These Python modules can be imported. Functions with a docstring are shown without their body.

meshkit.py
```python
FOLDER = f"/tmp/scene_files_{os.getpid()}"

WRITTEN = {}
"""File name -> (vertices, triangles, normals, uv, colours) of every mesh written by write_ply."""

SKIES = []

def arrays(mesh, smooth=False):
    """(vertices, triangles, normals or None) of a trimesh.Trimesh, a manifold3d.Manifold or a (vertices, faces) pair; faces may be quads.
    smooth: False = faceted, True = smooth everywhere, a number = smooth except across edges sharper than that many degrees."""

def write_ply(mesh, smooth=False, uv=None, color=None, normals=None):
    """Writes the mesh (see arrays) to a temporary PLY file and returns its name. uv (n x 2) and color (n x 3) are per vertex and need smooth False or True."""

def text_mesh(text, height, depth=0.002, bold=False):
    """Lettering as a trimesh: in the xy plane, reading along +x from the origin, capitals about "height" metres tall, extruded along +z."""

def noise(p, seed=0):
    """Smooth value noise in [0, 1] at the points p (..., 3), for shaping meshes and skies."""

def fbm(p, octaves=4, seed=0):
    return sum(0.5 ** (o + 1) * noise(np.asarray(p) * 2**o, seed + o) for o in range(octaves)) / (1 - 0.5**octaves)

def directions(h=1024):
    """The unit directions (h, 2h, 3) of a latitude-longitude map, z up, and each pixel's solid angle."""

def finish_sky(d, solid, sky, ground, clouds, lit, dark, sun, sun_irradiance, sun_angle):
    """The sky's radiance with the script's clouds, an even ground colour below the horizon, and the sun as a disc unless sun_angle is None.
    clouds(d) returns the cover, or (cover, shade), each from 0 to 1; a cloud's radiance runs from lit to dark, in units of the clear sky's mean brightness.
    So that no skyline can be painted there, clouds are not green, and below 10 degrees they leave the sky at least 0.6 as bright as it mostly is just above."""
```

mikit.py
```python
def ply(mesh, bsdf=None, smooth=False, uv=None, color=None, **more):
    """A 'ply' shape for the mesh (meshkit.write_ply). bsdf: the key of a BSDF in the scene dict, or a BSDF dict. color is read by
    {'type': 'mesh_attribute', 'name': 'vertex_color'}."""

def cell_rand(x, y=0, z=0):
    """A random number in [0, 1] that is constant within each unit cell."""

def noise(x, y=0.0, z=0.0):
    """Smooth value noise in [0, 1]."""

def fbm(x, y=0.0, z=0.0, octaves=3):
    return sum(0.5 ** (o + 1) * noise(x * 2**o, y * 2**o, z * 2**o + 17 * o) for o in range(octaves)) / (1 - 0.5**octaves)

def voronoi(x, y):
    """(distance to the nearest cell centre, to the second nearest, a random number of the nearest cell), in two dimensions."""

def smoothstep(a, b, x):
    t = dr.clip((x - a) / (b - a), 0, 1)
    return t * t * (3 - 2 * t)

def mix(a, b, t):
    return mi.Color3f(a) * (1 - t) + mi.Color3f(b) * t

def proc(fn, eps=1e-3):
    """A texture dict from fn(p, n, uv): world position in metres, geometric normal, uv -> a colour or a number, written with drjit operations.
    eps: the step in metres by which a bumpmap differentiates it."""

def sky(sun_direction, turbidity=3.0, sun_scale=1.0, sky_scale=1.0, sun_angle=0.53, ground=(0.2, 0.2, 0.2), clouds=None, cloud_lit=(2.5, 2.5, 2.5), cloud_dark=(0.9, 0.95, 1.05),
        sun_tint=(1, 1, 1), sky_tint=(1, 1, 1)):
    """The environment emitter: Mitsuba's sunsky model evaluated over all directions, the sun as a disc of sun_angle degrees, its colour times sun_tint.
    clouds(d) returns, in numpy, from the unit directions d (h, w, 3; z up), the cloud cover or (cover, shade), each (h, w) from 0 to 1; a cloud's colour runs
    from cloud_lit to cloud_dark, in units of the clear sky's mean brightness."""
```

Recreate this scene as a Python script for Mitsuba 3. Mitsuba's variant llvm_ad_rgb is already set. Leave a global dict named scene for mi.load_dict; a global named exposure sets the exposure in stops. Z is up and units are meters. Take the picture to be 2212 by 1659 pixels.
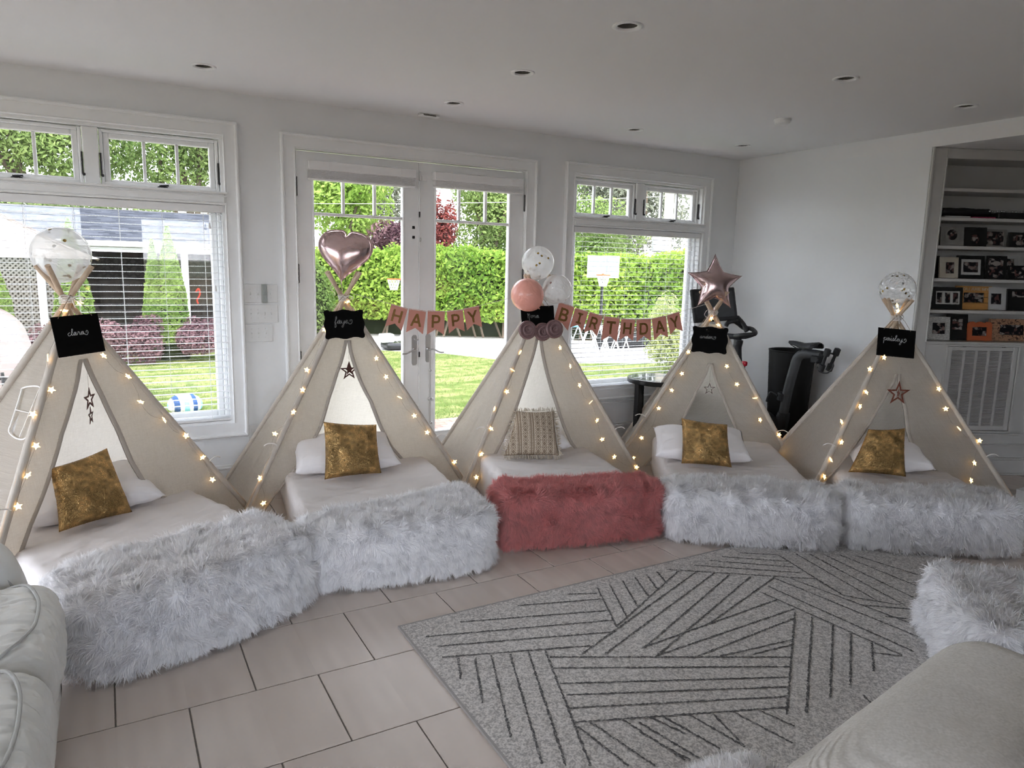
import math
import numpy as np
import trimesh
import mitsuba as mi
import drjit as dr
import mikit
import meshkit
from mikit import noise, fbm, voronoi, cell_rand, smoothstep, mix, proc

T4 = mi.ScalarTransform4f
scene, labels = {'type': 'scene'}, {}

# ------------------------------------------------------------------ camera, sky, exposure
EYE = np.array([0.0, 0.0, 1.61])
YAW, PITCH, ROLL, FPX = 0.518938815, 0.161974463, -0.0231366414, 1533.87
CX, CY = 1106.0, 829.5


def camera_axes():
    fw = np.array([math.sin(YAW) * math.cos(PITCH), math.cos(YAW) * math.cos(PITCH), -math.sin(PITCH)])
    r = np.array([math.cos(YAW), -math.sin(YAW), 0])
    d = np.cross(fw, r)
    return np.array([r * math.cos(ROLL) + d * math.sin(ROLL), -r * math.sin(ROLL) + d * math.cos(ROLL), fw])


CAM = camera_axes()
scene['camera'] = {'type': 'perspective', 'fov': math.degrees(2 * math.atan(CX / FPX)), 'fov_axis': 'x', 'near_clip': 0.05, 'far_clip': 400.0,
                   'to_world': T4().look_at(origin=EYE.tolist(), target=(EYE + CAM[2]).tolist(), up=(-CAM[1]).tolist())}


def clouds(d):
    n = meshkit.fbm(np.stack([d[..., 0] * 2.2, d[..., 1] * 2.2, d[..., 2] * 3.0], -1) + 7.3, 4, 3)
    cover = np.clip(0.72 + 1.1 * (n - 0.42), 0, 1)
    return cover, np.clip(1.6 * (n - 0.5), 0, 1) * 0.6


scene['sky'] = mikit.sky((-0.35, -0.45, 0.82), turbidity=4.0, sun_scale=0.10, sky_scale=1.0, sun_angle=12.0, ground=(0.16, 0.17, 0.13),
                         clouds=clouds, cloud_lit=(2.29, 2.31, 2.47), cloud_dark=(1.29, 1.31, 1.44), sky_tint=(0.97, 0.99, 1.0))
exposure = 5.2
STAR_R = 0.14

# ------------------------------------------------------------------ helpers
def at(px, py, p0, n):
    """The point where the sight line measured in the photograph meets the plane through p0 with normal n."""
    d = CAM.T @ np.array([(px - CX) / FPX, (py - CY) / FPX, 1.0])
    p0, n = np.asarray(p0, float), np.asarray(n, float)
    return EYE + d * ((p0 - EYE) @ n) / (d @ n)


def unit(v):
    v = np.asarray(v, float)
    return v / (np.linalg.norm(v) + 1e-12)


def numbered(name):
    if name not in USED:
        USED[name] = 0
        return name
    USED[name] += 1
    return '%s_%03d' % (name, USED[name])


USED = {}


def tag(key, label=None, cat=None, group=None, kind=None):
    d = labels.setdefault(key, {})
    for k, v in (('label', label), ('category', cat), ('group', group), ('kind', kind)):
        if v:
            d[k] = v
    return key


def thing(name, label, cat, group=None):
    return tag(numbered(name), label, cat, group)


def shape(mesh, m, smooth=False, **kw):
    return mikit.ply(mesh, m, smooth=smooth, **kw)


def part(parent, name, mesh, m, smooth=False, label=None, kind=None, **kw):
    """One entry below a thing; mesh may be a shape dict that is shared."""
    key = numbered(parent + '__' + name)
    scene[key] = dict(mesh) if isinstance(mesh, dict) else shape(mesh, m, smooth, **kw)
    if label or kind:
        tag(key, label, kind=kind)
    return key


def single(name, mesh, m, label, cat, group=None, smooth=False, kind=None, **kw):
    key = tag(numbered(name), label, cat, group, kind)
    scene[key] = dict(mesh) if isinstance(mesh, dict) else shape(mesh, m, smooth, **kw)
    return key


def struct(name, mesh, m, smooth=False, label=None, **kw):
    key = numbered(name)
    scene[key] = shape(mesh, m, smooth, **kw)
    return tag(key, label, kind='structure')


def holder(name, label=None):
    return tag(numbered(name), label, kind='structure')


def M4(x, y, z, o):
    m = np.eye(4)
    m[:3, 0], m[:3, 1], m[:3, 2], m[:3, 3] = x, y, z, o
    return m


def cat_(*ms):
    ms = [m for m in (ms[0] if len(ms) == 1 and isinstance(ms[0], (list, tuple)) else ms)]
    vs, fs, k = [], [], 0
    for m in ms:
        vs.append(np.asarray(m.vertices)); fs.append(np.asarray(m.faces) + k); k += len(m.vertices)
    return trimesh.Trimesh(np.vstack(vs), np.vstack(fs), process=False)


def mv(mesh, m):
    v = np.asarray(mesh.vertices) @ m[:3, :3].T + m[:3, 3]
    f = np.asarray(mesh.faces)
    if np.linalg.det(m[:3, :3]) < 0:
        f = f[:, ::-1]
    return trimesh.Trimesh(v, f, process=False)


def shift(mesh, x, y, z):
    return trimesh.Trimesh(np.asarray(mesh.vertices) + [x, y, z], mesh.faces, process=False)


def rotz(mesh, a, c=(0, 0)):
    m = np.eye(4)
    m[:2, :2] = [[math.cos(a), -math.sin(a)], [math.sin(a), math.cos(a)]]
    m[:3, 3] = [c[0] - m[0, 0] * c[0] - m[0, 1] * c[1], c[1] - m[1, 0] * c[0] - m[1, 1] * c[1], 0]
    return mv(mesh, m)


def box(x0, x1, y0, y1, z0, z1):
    v = np.array([[x, y, z] for x in (x0, x1) for y in (y0, y1) for z in (z0, z1)], float)
    f = np.array([[0, 1, 3], [0, 3, 2], [4, 6, 7], [4, 7, 5], [0, 4, 5], [0, 5, 1], [2, 3, 7], [2, 7, 6], [0, 2, 6], [0, 6, 4], [1, 5, 7], [1, 7, 3]])
    return trimesh.Trimesh(v, f, process=False)


def bev(x0, x1, y0, y1, z0, z1, c=0.004):
    """A box with chamfered edges."""
    lo, hi = np.array([x0, y0, z0], float), np.array([x1, y1, z1], float)
    c = min(c, 0.45 * (hi - lo).min())
    pts = []
    for s in np.ndindex(2, 2, 2):
        p = np.where(s, hi, lo)
        d = np.where(s, -1, 1) * c
        for a in range(3):
            q = p + d
            q[a] = p[a]
            pts.append(q)
    return trimesh.convex.convex_hull(np.array(pts))


def rbox(ext, r, step, jit=None, keep=None):
    """A rounded box surface about the origin, ext = full sizes, roughly step-sized quads."""
    e = np.asarray(ext, float) / 2
    n = [max(2, int(round(2 * x / step))) for x in e]
    vs, fs, k = [], [], 0
    for a in range(3):
        b, c = (a + 1) % 3, (a + 2) % 3
        for s in (-1, 1):
            u, v = np.meshgrid(np.linspace(-1, 1, n[b] + 1), np.linspace(-1, 1, n[c] + 1), indexing='ij')
            p = np.zeros(u.shape + (3,))
            p[..., a], p[..., b], p[..., c] = s * e[a], u * e[b], v * e[c]
            i, j = np.meshgrid(np.arange(n[b]), np.arange(n[c]), indexing='ij')
            w = n[c] + 1
            q = np.stack([i * w + j, (i + 1) * w + j, (i + 1) * w + j + 1, i * w + j + 1], -1).reshape(-1, 4)
            if s < 0:
                q = q[:, ::-1]
            vs.append(p.reshape(-1, 3)); fs.append(np.vstack([q[:, [0, 1, 2]], q[:, [0, 2, 3]]]) + k); k += u.size
    v = np.vstack(vs)
    core = np.clip(v, -(e - r), e - r)
    d = v - core
    v = core + r * d / np.maximum(np.linalg.norm(d, axis=1, keepdims=True), 1e-9)
    m = trimesh.Trimesh(v, np.vstack(fs), process=False)
    m.merge_vertices(digits_vertex=6)
    return m


def vnorm(m):
    v, f, n = meshkit.arrays(trimesh.Trimesh(m.vertices, m.faces, process=False), True)
    return n


def frames(p):
    t = np.gradient(p, axis=0)
    t /= np.linalg.norm(t, axis=1, keepdims=True) + 1e-12
    a = np.zeros_like(p)
    ref = np.array([0, 0, 1.0]) if abs(t[0, 2]) < 0.9 else np.array([1.0, 0, 0])
    a[0] = unit(np.cross(t[0], ref))
    for i in range(1, len(p)):
        x = a[i - 1] - t[i] * (a[i - 1] @ t[i])
        a[i] = unit(x)
    return t, a, np.cross(t, a)


def tube(points, r, sides=8, cap=True, closed=False, flat=1.0):
    p = np.asarray(points, float)
    if closed:
        p = np.vstack([p, p[:1]])
    t, a, b = frames(p)
    r = np.broadcast_to(np.asarray(r, float), (len(p),))
    ang = np.arange(sides) * 2 * math.pi / sides
    v = p[:, None] + r[:, None, None] * (np.cos(ang)[None, :, None] * a[:, None] + flat * np.sin(ang)[None, :, None] * b[:, None])
    i, j = np.meshgrid(np.arange(len(p) - 1), np.arange(sides), indexing='ij')
    q = np.stack([i * sides + j, (i + 1) * sides + j, (i + 1) * sides + (j + 1) % sides, i * sides + (j + 1) % sides], -1).reshape(-1, 4)[:, ::-1]
    f = np.vstack([q[:, [0, 1, 2]], q[:, [0, 2, 3]]])
    v = v.reshape(-1, 3)
    if cap and not closed:
        n = len(v)
        v = np.vstack([v, p[:1], p[-1:]])
        j = np.arange(sides)
        f = np.vstack([f, np.stack([np.full(sides, n), (j + 1) % sides, j], 1), np.stack([np.full(sides, n + 1), n - sides + j, n - sides + (j + 1) % sides], 1)])
    return trimesh.Trimesh(v, f, process=False)


def spline(pts, n=8, closed=False):
    """Catmull-Rom through the points."""
    p = np.asarray(pts, float)
    q = np.vstack([p[-1:], p, p[:2]]) if closed else np.vstack([2 * p[:1] - p[1:2], p, 2 * p[-1:] - p[-2:-1]])
    out = []
    for i in range(len(q) - 3):
        a, b, c, d = q[i:i + 4]
        for t in np.linspace(0, 1, n, endpoint=False):
            out.append(0.5 * (2 * b + (c - a) * t + (2 * a - 5 * b + 4 * c - d) * t * t + (3 * b - a - 3 * c + d) * t ** 3))
    if not closed:
        out.append(p[-1])
    return np.array(out)


def lathe(profile, n=32, cap=False):
    """Revolves (r, z) pairs about z."""
    p = np.asarray(profile, float)
    ang = np.arange(n) * 2 * math.pi / n
    v = np.stack([p[:, None, 0] * np.cos(ang), p[:, None, 0] * np.sin(ang), np.repeat(p[:, 1:2], n, 1)], -1).reshape(-1, 3)
    i, j = np.meshgrid(np.arange(len(p) - 1), np.arange(n), indexing='ij')
    q = np.stack([i * n + j, i * n + (j + 1) % n, (i + 1) * n + (j + 1) % n, (i + 1) * n + j], -1).reshape(-1, 4)
    return trimesh.Trimesh(v, np.vstack([q[:, [0, 1, 2]], q[:, [0, 2, 3]]]), process=False)


def grid(fn, nu, nv):
    """fn(u, v) on arrays in [0, 1] -> (..., 3)."""
    u, v = np.meshgrid(np.linspace(0, 1, nu + 1), np.linspace(0, 1, nv + 1), indexing='ij')
    p = fn(u, v)
    i, j = np.meshgrid(np.arange(nu), np.arange(nv), indexing='ij')
    w = nv + 1
    q = np.stack([i * w + j, (i + 1) * w + j, (i + 1) * w + j + 1, i * w + j + 1], -1).reshape(-1, 4)
    return trimesh.Trimesh(p.reshape(-1, 3), np.vstack([q[:, [0, 1, 2]], q[:, [0, 2, 3]]]), process=False)


def prism(poly, depth):
    """Extrudes an outline (n x 2, counter-clockwise) along +z."""
    from shapely.geometry import Polygon
    g = poly if hasattr(poly, 'exterior') else Polygon(poly)
    return trimesh.creation.extrude_polygon(g, depth, engine='earcut')


def ball(c, r, sub=2):
    m = trimesh.creation.icosphere(subdivisions=sub, radius=1.0)
    return trimesh.Trimesh(m.vertices * np.broadcast_to(r, 3) + np.asarray(c), m.faces, process=False)


def star_outline(ro, ri, n=5, rot=math.pi / 2):
    a = rot + np.arange(2 * n) * math.pi / n
    r = np.where(np.arange(2 * n) % 2 == 0, ro, ri)
    return np.stack([r * np.cos(a), r * np.sin(a)], 1)


def fr(p, seed, k=1.0, octaves=3):
    return meshkit.fbm(np.asarray(p) * k, octaves, seed) - 0.5

# ------------------------------------------------------------------ materials
def rough(col, r=0.5, spec=0.5, metal=0.0, **kw):
    c = col if isinstance(col, dict) else {'type': 'rgb', 'value': list(col)}
    return {'type': 'twosided', 'bsdf': {'type': 'principled', 'base_color': c, 'roughness': r, 'specular': spec, 'metallic': metal, **kw}}


def matte(col):
    c = col if isinstance(col, dict) else {'type': 'rgb', 'value': list(col)}
    return {'type': 'twosided', 'bsdf': {'type': 'diffuse', 'reflectance': c}}


def bumped(inner, fn, scale, eps=1e-3):
    return {'type': 'twosided', 'bsdf': {'type': 'bumpmap', 'arbitrary': proc(fn, eps), 'scale': scale, 'bsdf': inner['bsdf']}}


def mat(name, d):
    scene['m_' + name] = d
    return 'm_' + name


WALL = mat('wall', matte((0.735, 0.745, 0.75)))
CEIL = mat('ceiling', matte((0.75, 0.745, 0.745)))


def satin(col, a=0.25):
    return {'type': 'twosided', 'bsdf': {'type': 'roughplastic', 'diffuse_reflectance': {'type': 'rgb', 'value': list(col)}, 'alpha': a, 'int_ior': 1.4}}


TRIM = mat('trim', satin((0.86, 0.87, 0.87)))
WHITE = mat('white', satin((0.84, 0.84, 0.84)))
BLACK = mat('black', rough((0.012, 0.012, 0.013), 0.45, 0.4))
BLACKM = mat('black_metal', rough((0.02, 0.02, 0.022), 0.3, 0.5))
STEEL = mat('steel', rough((0.55, 0.55, 0.55), 0.32, 0.5, 1.0))
PANE = mat('pane', {'type': 'thindielectric', 'int_ior': 1.5, 'specular_transmittance': {'type': 'rgb', 'value': [0.685, 0.71, 0.70]}})

# ------------------------------------------------------------------ room shell
YW, XR, ZC, ZH = 5.30, 5.59, 2.725, 2.60
YB, XL = -3.3, -3.3


def tile_fn(p, n, uv):
    r = cell_rand((p.x - 0.876) / 0.2345 + 0.01, (p.y - 2.622) / 0.4527, 3)
    s = noise(p.x * 30 + r * 9, p.y * 4.0 + r * 5, 0)
    b = noise(p.x * 7.0 + r * 7, p.y * 1.8, 3)
    c = mix((0.515, 0.45, 0.405), (0.63, 0.565, 0.515), s * 0.5 + b * 0.5)
    return c * (0.97 + 0.05 * r)


TILE = mat('tile', {'type': 'twosided', 'bsdf': {'type': 'principled', 'base_color': proc(tile_fn), 'roughness': 0.33, 'specular': 0.45}})
GROUT = mat('grout', matte((0.17, 0.155, 0.14)))
LINER = mat('liner', matte((0.05, 0.05, 0.05)))


def wall_x(x0, x1, y0, y1, z1, holes):
    """A wall along x with rectangular holes (hx0, hx1, hz0, hz1)."""
    xs = sorted({x0, x1, *[h[0] for h in holes], *[h[1] for h in holes]})
    out = []
    for a, b in zip(xs, xs[1:]):
        zs = [(h[2], h[3]) for h in holes if h[0] < (a + b) / 2 < h[1]]
        z = 0.0
        for lo, hi in zs:
            if lo > z:
                out.append(box(a, b, y0, y1, z, lo))
            z = hi
        out.append(box(a, b, y0, y1, z, z1))
    return cat_(out)


W1 = (-0.80, 0.738, 0.47, 2.44)
DR = (1.205, 3.125, 0.0, 2.41)
W3 = (3.605, 5.135, 0.50, 2.43)
struct('wall_window_side', wall_x(XL - 0.16, XR + 0.16, YW, YW + 0.16, ZC, [W1, DR, W3]), WALL)
struct('wall_right', cat_(box(XR, XR + 0.13, 3.44, YW, 0, ZC), box(XR, XR + 0.13, YB, 3.44, ZH, ZC), box(XR, XR + 0.13, YB, 0.3, 0, ZH)), WALL)
swap = np.array([[0, 1, 0, 0], [1, 0, 0, 0], [0, 0, 1, 0], [0, 0, 0, 1.0]])
struct('wall_left', mv(wall_x(YB, YW, XL - 0.16, XL, ZC, [(1.2, 4.7, 0.25, 2.45)]), swap), WALL)
struct('wall_rear', wall_x(XL - 0.16, 8.5, YB - 0.16, YB, ZC, [(-2.9, -0.3, 0.35, 2.45), (0.6, 1.8, 0.8, 2.3)]), WALL)
CANS = [(2.17, 2.80), (0.57, 4.70), (2.17, 3.76), (2.17, 4.70), (3.76, 2.81), (4.98, 2.80), (3.76, 4.70), (4.98, 4.70)]
from shapely.geometry import Polygon, Point
cp = Polygon([(XL - 0.16, YB - 0.16), (XR + 0.16, YB - 0.16), (XR + 0.16, YW + 0.16), (XL - 0.16, YW + 0.16)])
for c in CANS:
    cp = cp.difference(Point(c).buffer(0.060, 12))
struct('ceiling', shift(prism(cp, 0.16), 0, 0, ZC), CEIL)
struct('ceiling_hall', box(XR, 8.6, YB, 4.3, ZH, ZH + 0.1), CEIL)

fl = numbered('floor')
scene[fl] = shape(box(XL - 0.16, 8.6, YB - 0.16, YW + 0.14, -0.06, -0.0035), GROUT)
tag(fl, kind='structure')
PX, PY, G = 0.469, 0.4527, 0.0028
tiles = {}
for j in range(-6, 6):
    y0, y1 = 2.622 + PY * j, min(2.622 + PY * (j + 1), YW + 0.005)
    for i in range(-6, 14):
        x0 = 0.876 + PX * i - (0.2345 if j % 2 else 0.0)
        if x0 > 4.2 + 0.42 * j + 3.2 or x0 + PX < -1.6:
            continue
        d = (round(y1 - y0, 4))
        if d not in tiles:
            tiles[d] = shape(bev(G, PX - G, G, d - G, -0.012, 0, 0.0015), TILE)
        part(fl, 'tile', {**tiles[d], 'to_world': T4().translate([x0, y0, 0])}, None)
for (a, b, c, d) in ((XL, -1.6, YB, YW), (-1.6, 8.5, YB, -0.1)):
    pass


def baseboard(x0, x1):
    y = YW
    return cat_(box(x0, x1, y - 0.016, y, 0, 0.135), bev(x0, x1, y - 0.024, y, 0.135, 0.152, 0.004), bev(x0, x1, y - 0.013, y, 0.152, 0.170, 0.004), bev(x0, x1, y - 0.03, y, 0, 0.022, 0.006))


BB = holder('baseboard_window_side')
for a, b in ((XL, 1.113), (3.235, XR)):
    part(BB, 'board', baseboard(a, b), TRIM)
BR = holder('baseboard_right')
part(BR, 'board', mv(baseboard(3.44, YW), M4((0, 1, 0), (1, 0, 0), (0, 0, 1), (XR - YW, 0, 0))), TRIM)
# chair-rail moulding under the right window
part(BB, 'panel_moulding', cat_(bev(3.235, XR, YW - 0.012, YW, 0.365, 0.385, 0.004)), TRIM)


def casing(x0, x1, z0, z1, w=0.098, bottom=True):
    """Mitred-look picture-frame casing: board, raised outer band, inner bead."""
    out = []
    lo = z0 - w if bottom else 0.0
    for a, b, c, d in ((x0 - w, x0, lo, z1 + w), (x1, x1 + w, lo, z1 + w), (x0, x1, z1, z1 + w)) + (((x0, x1, z0 - w, z0),) if bottom else ()):
        out.append(box(a, b, YW - 0.018, YW, c, d))
    o = 0.024
    for a, b, c, d in ((x0 - w, x0 - w + o, lo, z1 + w), (x1 + w - o, x1 + w, lo, z1 + w), (x0 - w, x1 + w, z1 + w - o, z1 + w)) + (((x0 - w, x1 + w, z0 - w, z0 - w + o),) if bottom else ()):
        out.append(bev(a, b, YW - 0.036, YW, c, d, 0.008))
    i = 0.012
    for a, b, c, d in ((x0 - i, x0, z0, z1 + i), (x1, x1 + i, z0, z1 + i), (x0, x1, z1, z1 + i)):
        out.append(bev(a, b, YW - 0.024, YW, c, d, 0.005))
    return cat_(out)


def rect_frame(x0, x1, z0, z1, w, y0, y1, c=0.004, wt=None, wb=None):
    wt, wb = wt or w, wb or w
    return cat_(bev(x0, x0 + w, y0, y1, z0, z1, c), bev(x1 - w, x1, y0, y1, z0, z1, c), bev(x0 + w, x1 - w, y0, y1, z1 - wt, z1, c), bev(x0 + w, x1 - w, y0, y1, z0, z0 + wb, c))


def pane(x0, x1, z0, z1, y):
    return trimesh.Trimesh([[x0, y, z0], [x1, y, z0], [x1, y, z1], [x0, y, z1]], [[0, 1, 2], [0, 2, 3]], process=False)


def window(x0, x1, z0, z1, bar0, bar1):
    k = holder('window_1' if 'window_1' not in USED else 'window_2')
    c = (x0 + x1) / 2
    part(k, 'casing', casing(x0, x1, z0, z1), TRIM)
    part(k, 'jamb', cat_(box(x0, x0 + 0.018, YW, YW + 0.17, z0, z1), box(x1 - 0.018, x1, YW, YW + 0.17, z0, z1), box(x0, x1, YW, YW + 0.17, z1 - 0.018, z1), box(x0, x1, YW - 0.002, YW + 0.2, z0, z0 + 0.02)), TRIM)
    part(k, 'transom_bar', cat_(bev(x0, x1, YW - 0.032, YW + 0.13, bar0 + 0.012, bar1 - 0.014, 0.006), bev(x0 - 0.02, x1 + 0.02, YW - 0.046, YW + 0.05, bar1 - 0.016, bar1, 0.006), bev(x0 - 0.012, x1 + 0.012, YW - 0.04, YW + 0.05, bar0, bar0 + 0.016, 0.006), bev(x0 - 0.015, x1 + 0.015, YW - 0.038, YW + 0.02, bar1 - 0.034, bar1 - 0.024, 0.004)), TRIM)
    part(k, 'mullion', bev(c - 0.045, c + 0.045, YW + 0.03, YW + 0.13, bar1, z1 - 0.018, 0.006), TRIM)
    for a, b in ((x0 + 0.022, c - 0.047), (c + 0.047, x1 - 0.022)):
        zb, zt = bar1 + 0.004, z1 - 0.024
        part(k, 'transom_sash', cat_(rect_frame(a, b, zb, zt, 0.020, YW + 0.045, YW + 0.12, 0.005), rect_frame(a + 0.02, b - 0.02, zb + 0.012, zt - 0.016, 0.036, YW + 0.062, YW + 0.108, 0.006, wb=0.022)), TRIM)
        g0, g1, h0, h1 = a + 0.056, b - 0.056, zb + 0.034, zt - 0.052
        part(k, 'pane', pane(g0, g1, h0, h1, YW + 0.086), PANE)
        for q in (1, 2):
            m = g0 + (g1 - g0) * q / 3
            part(k, 'muntin', bev(m - 0.010, m + 0.010, YW + 0.068, YW + 0.102, h0, h1, 0.004), TRIM)
        for hx in (a + 0.004, b - 0.004):
            part(k, 'sash_latch', cat_(bev(hx - 0.005, hx + 0.005, YW + 0.028, YW + 0.046, zb + 0.05, zb + 0.19, 0.003), bev(hx - 0.002, hx + 0.014, YW + 0.022, YW + 0.04, zb + 0.045, zb + 0.06, 0.003)), BLACK)
        mx = (a + b) / 2
        part(k, 'crank', cat_(ball((mx, YW + 0.03, zb + 0.004), (0.032, 0.016, 0.010)), tube([(mx - 0.02, YW + 0.02, zb + 0.012), (mx + 0.034, YW + 0.012, zb + 0.016)], 0.006)), BLACK, 40)
    a, b = x0 + 0.018, x1 - 0.018
    part(k, 'sash', cat_(rect_frame(a, b, z0 + 0.02, bar0 + 0.01, 0.026, YW + 0.05, YW + 0.14, 0.006), rect_frame(a + 0.026, b - 0.026, z0 + 0.04, bar0, 0.045, YW + 0.075, YW + 0.125, 0.008)), TRIM)
    part(k, 'pane', pane(a + 0.07, b - 0.07, z0 + 0.085, bar0 - 0.045, YW + 0.1), PANE)
    return k


window(*W1, 1.986, 2.072)
window(*W3, 1.988, 2.074)

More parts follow.
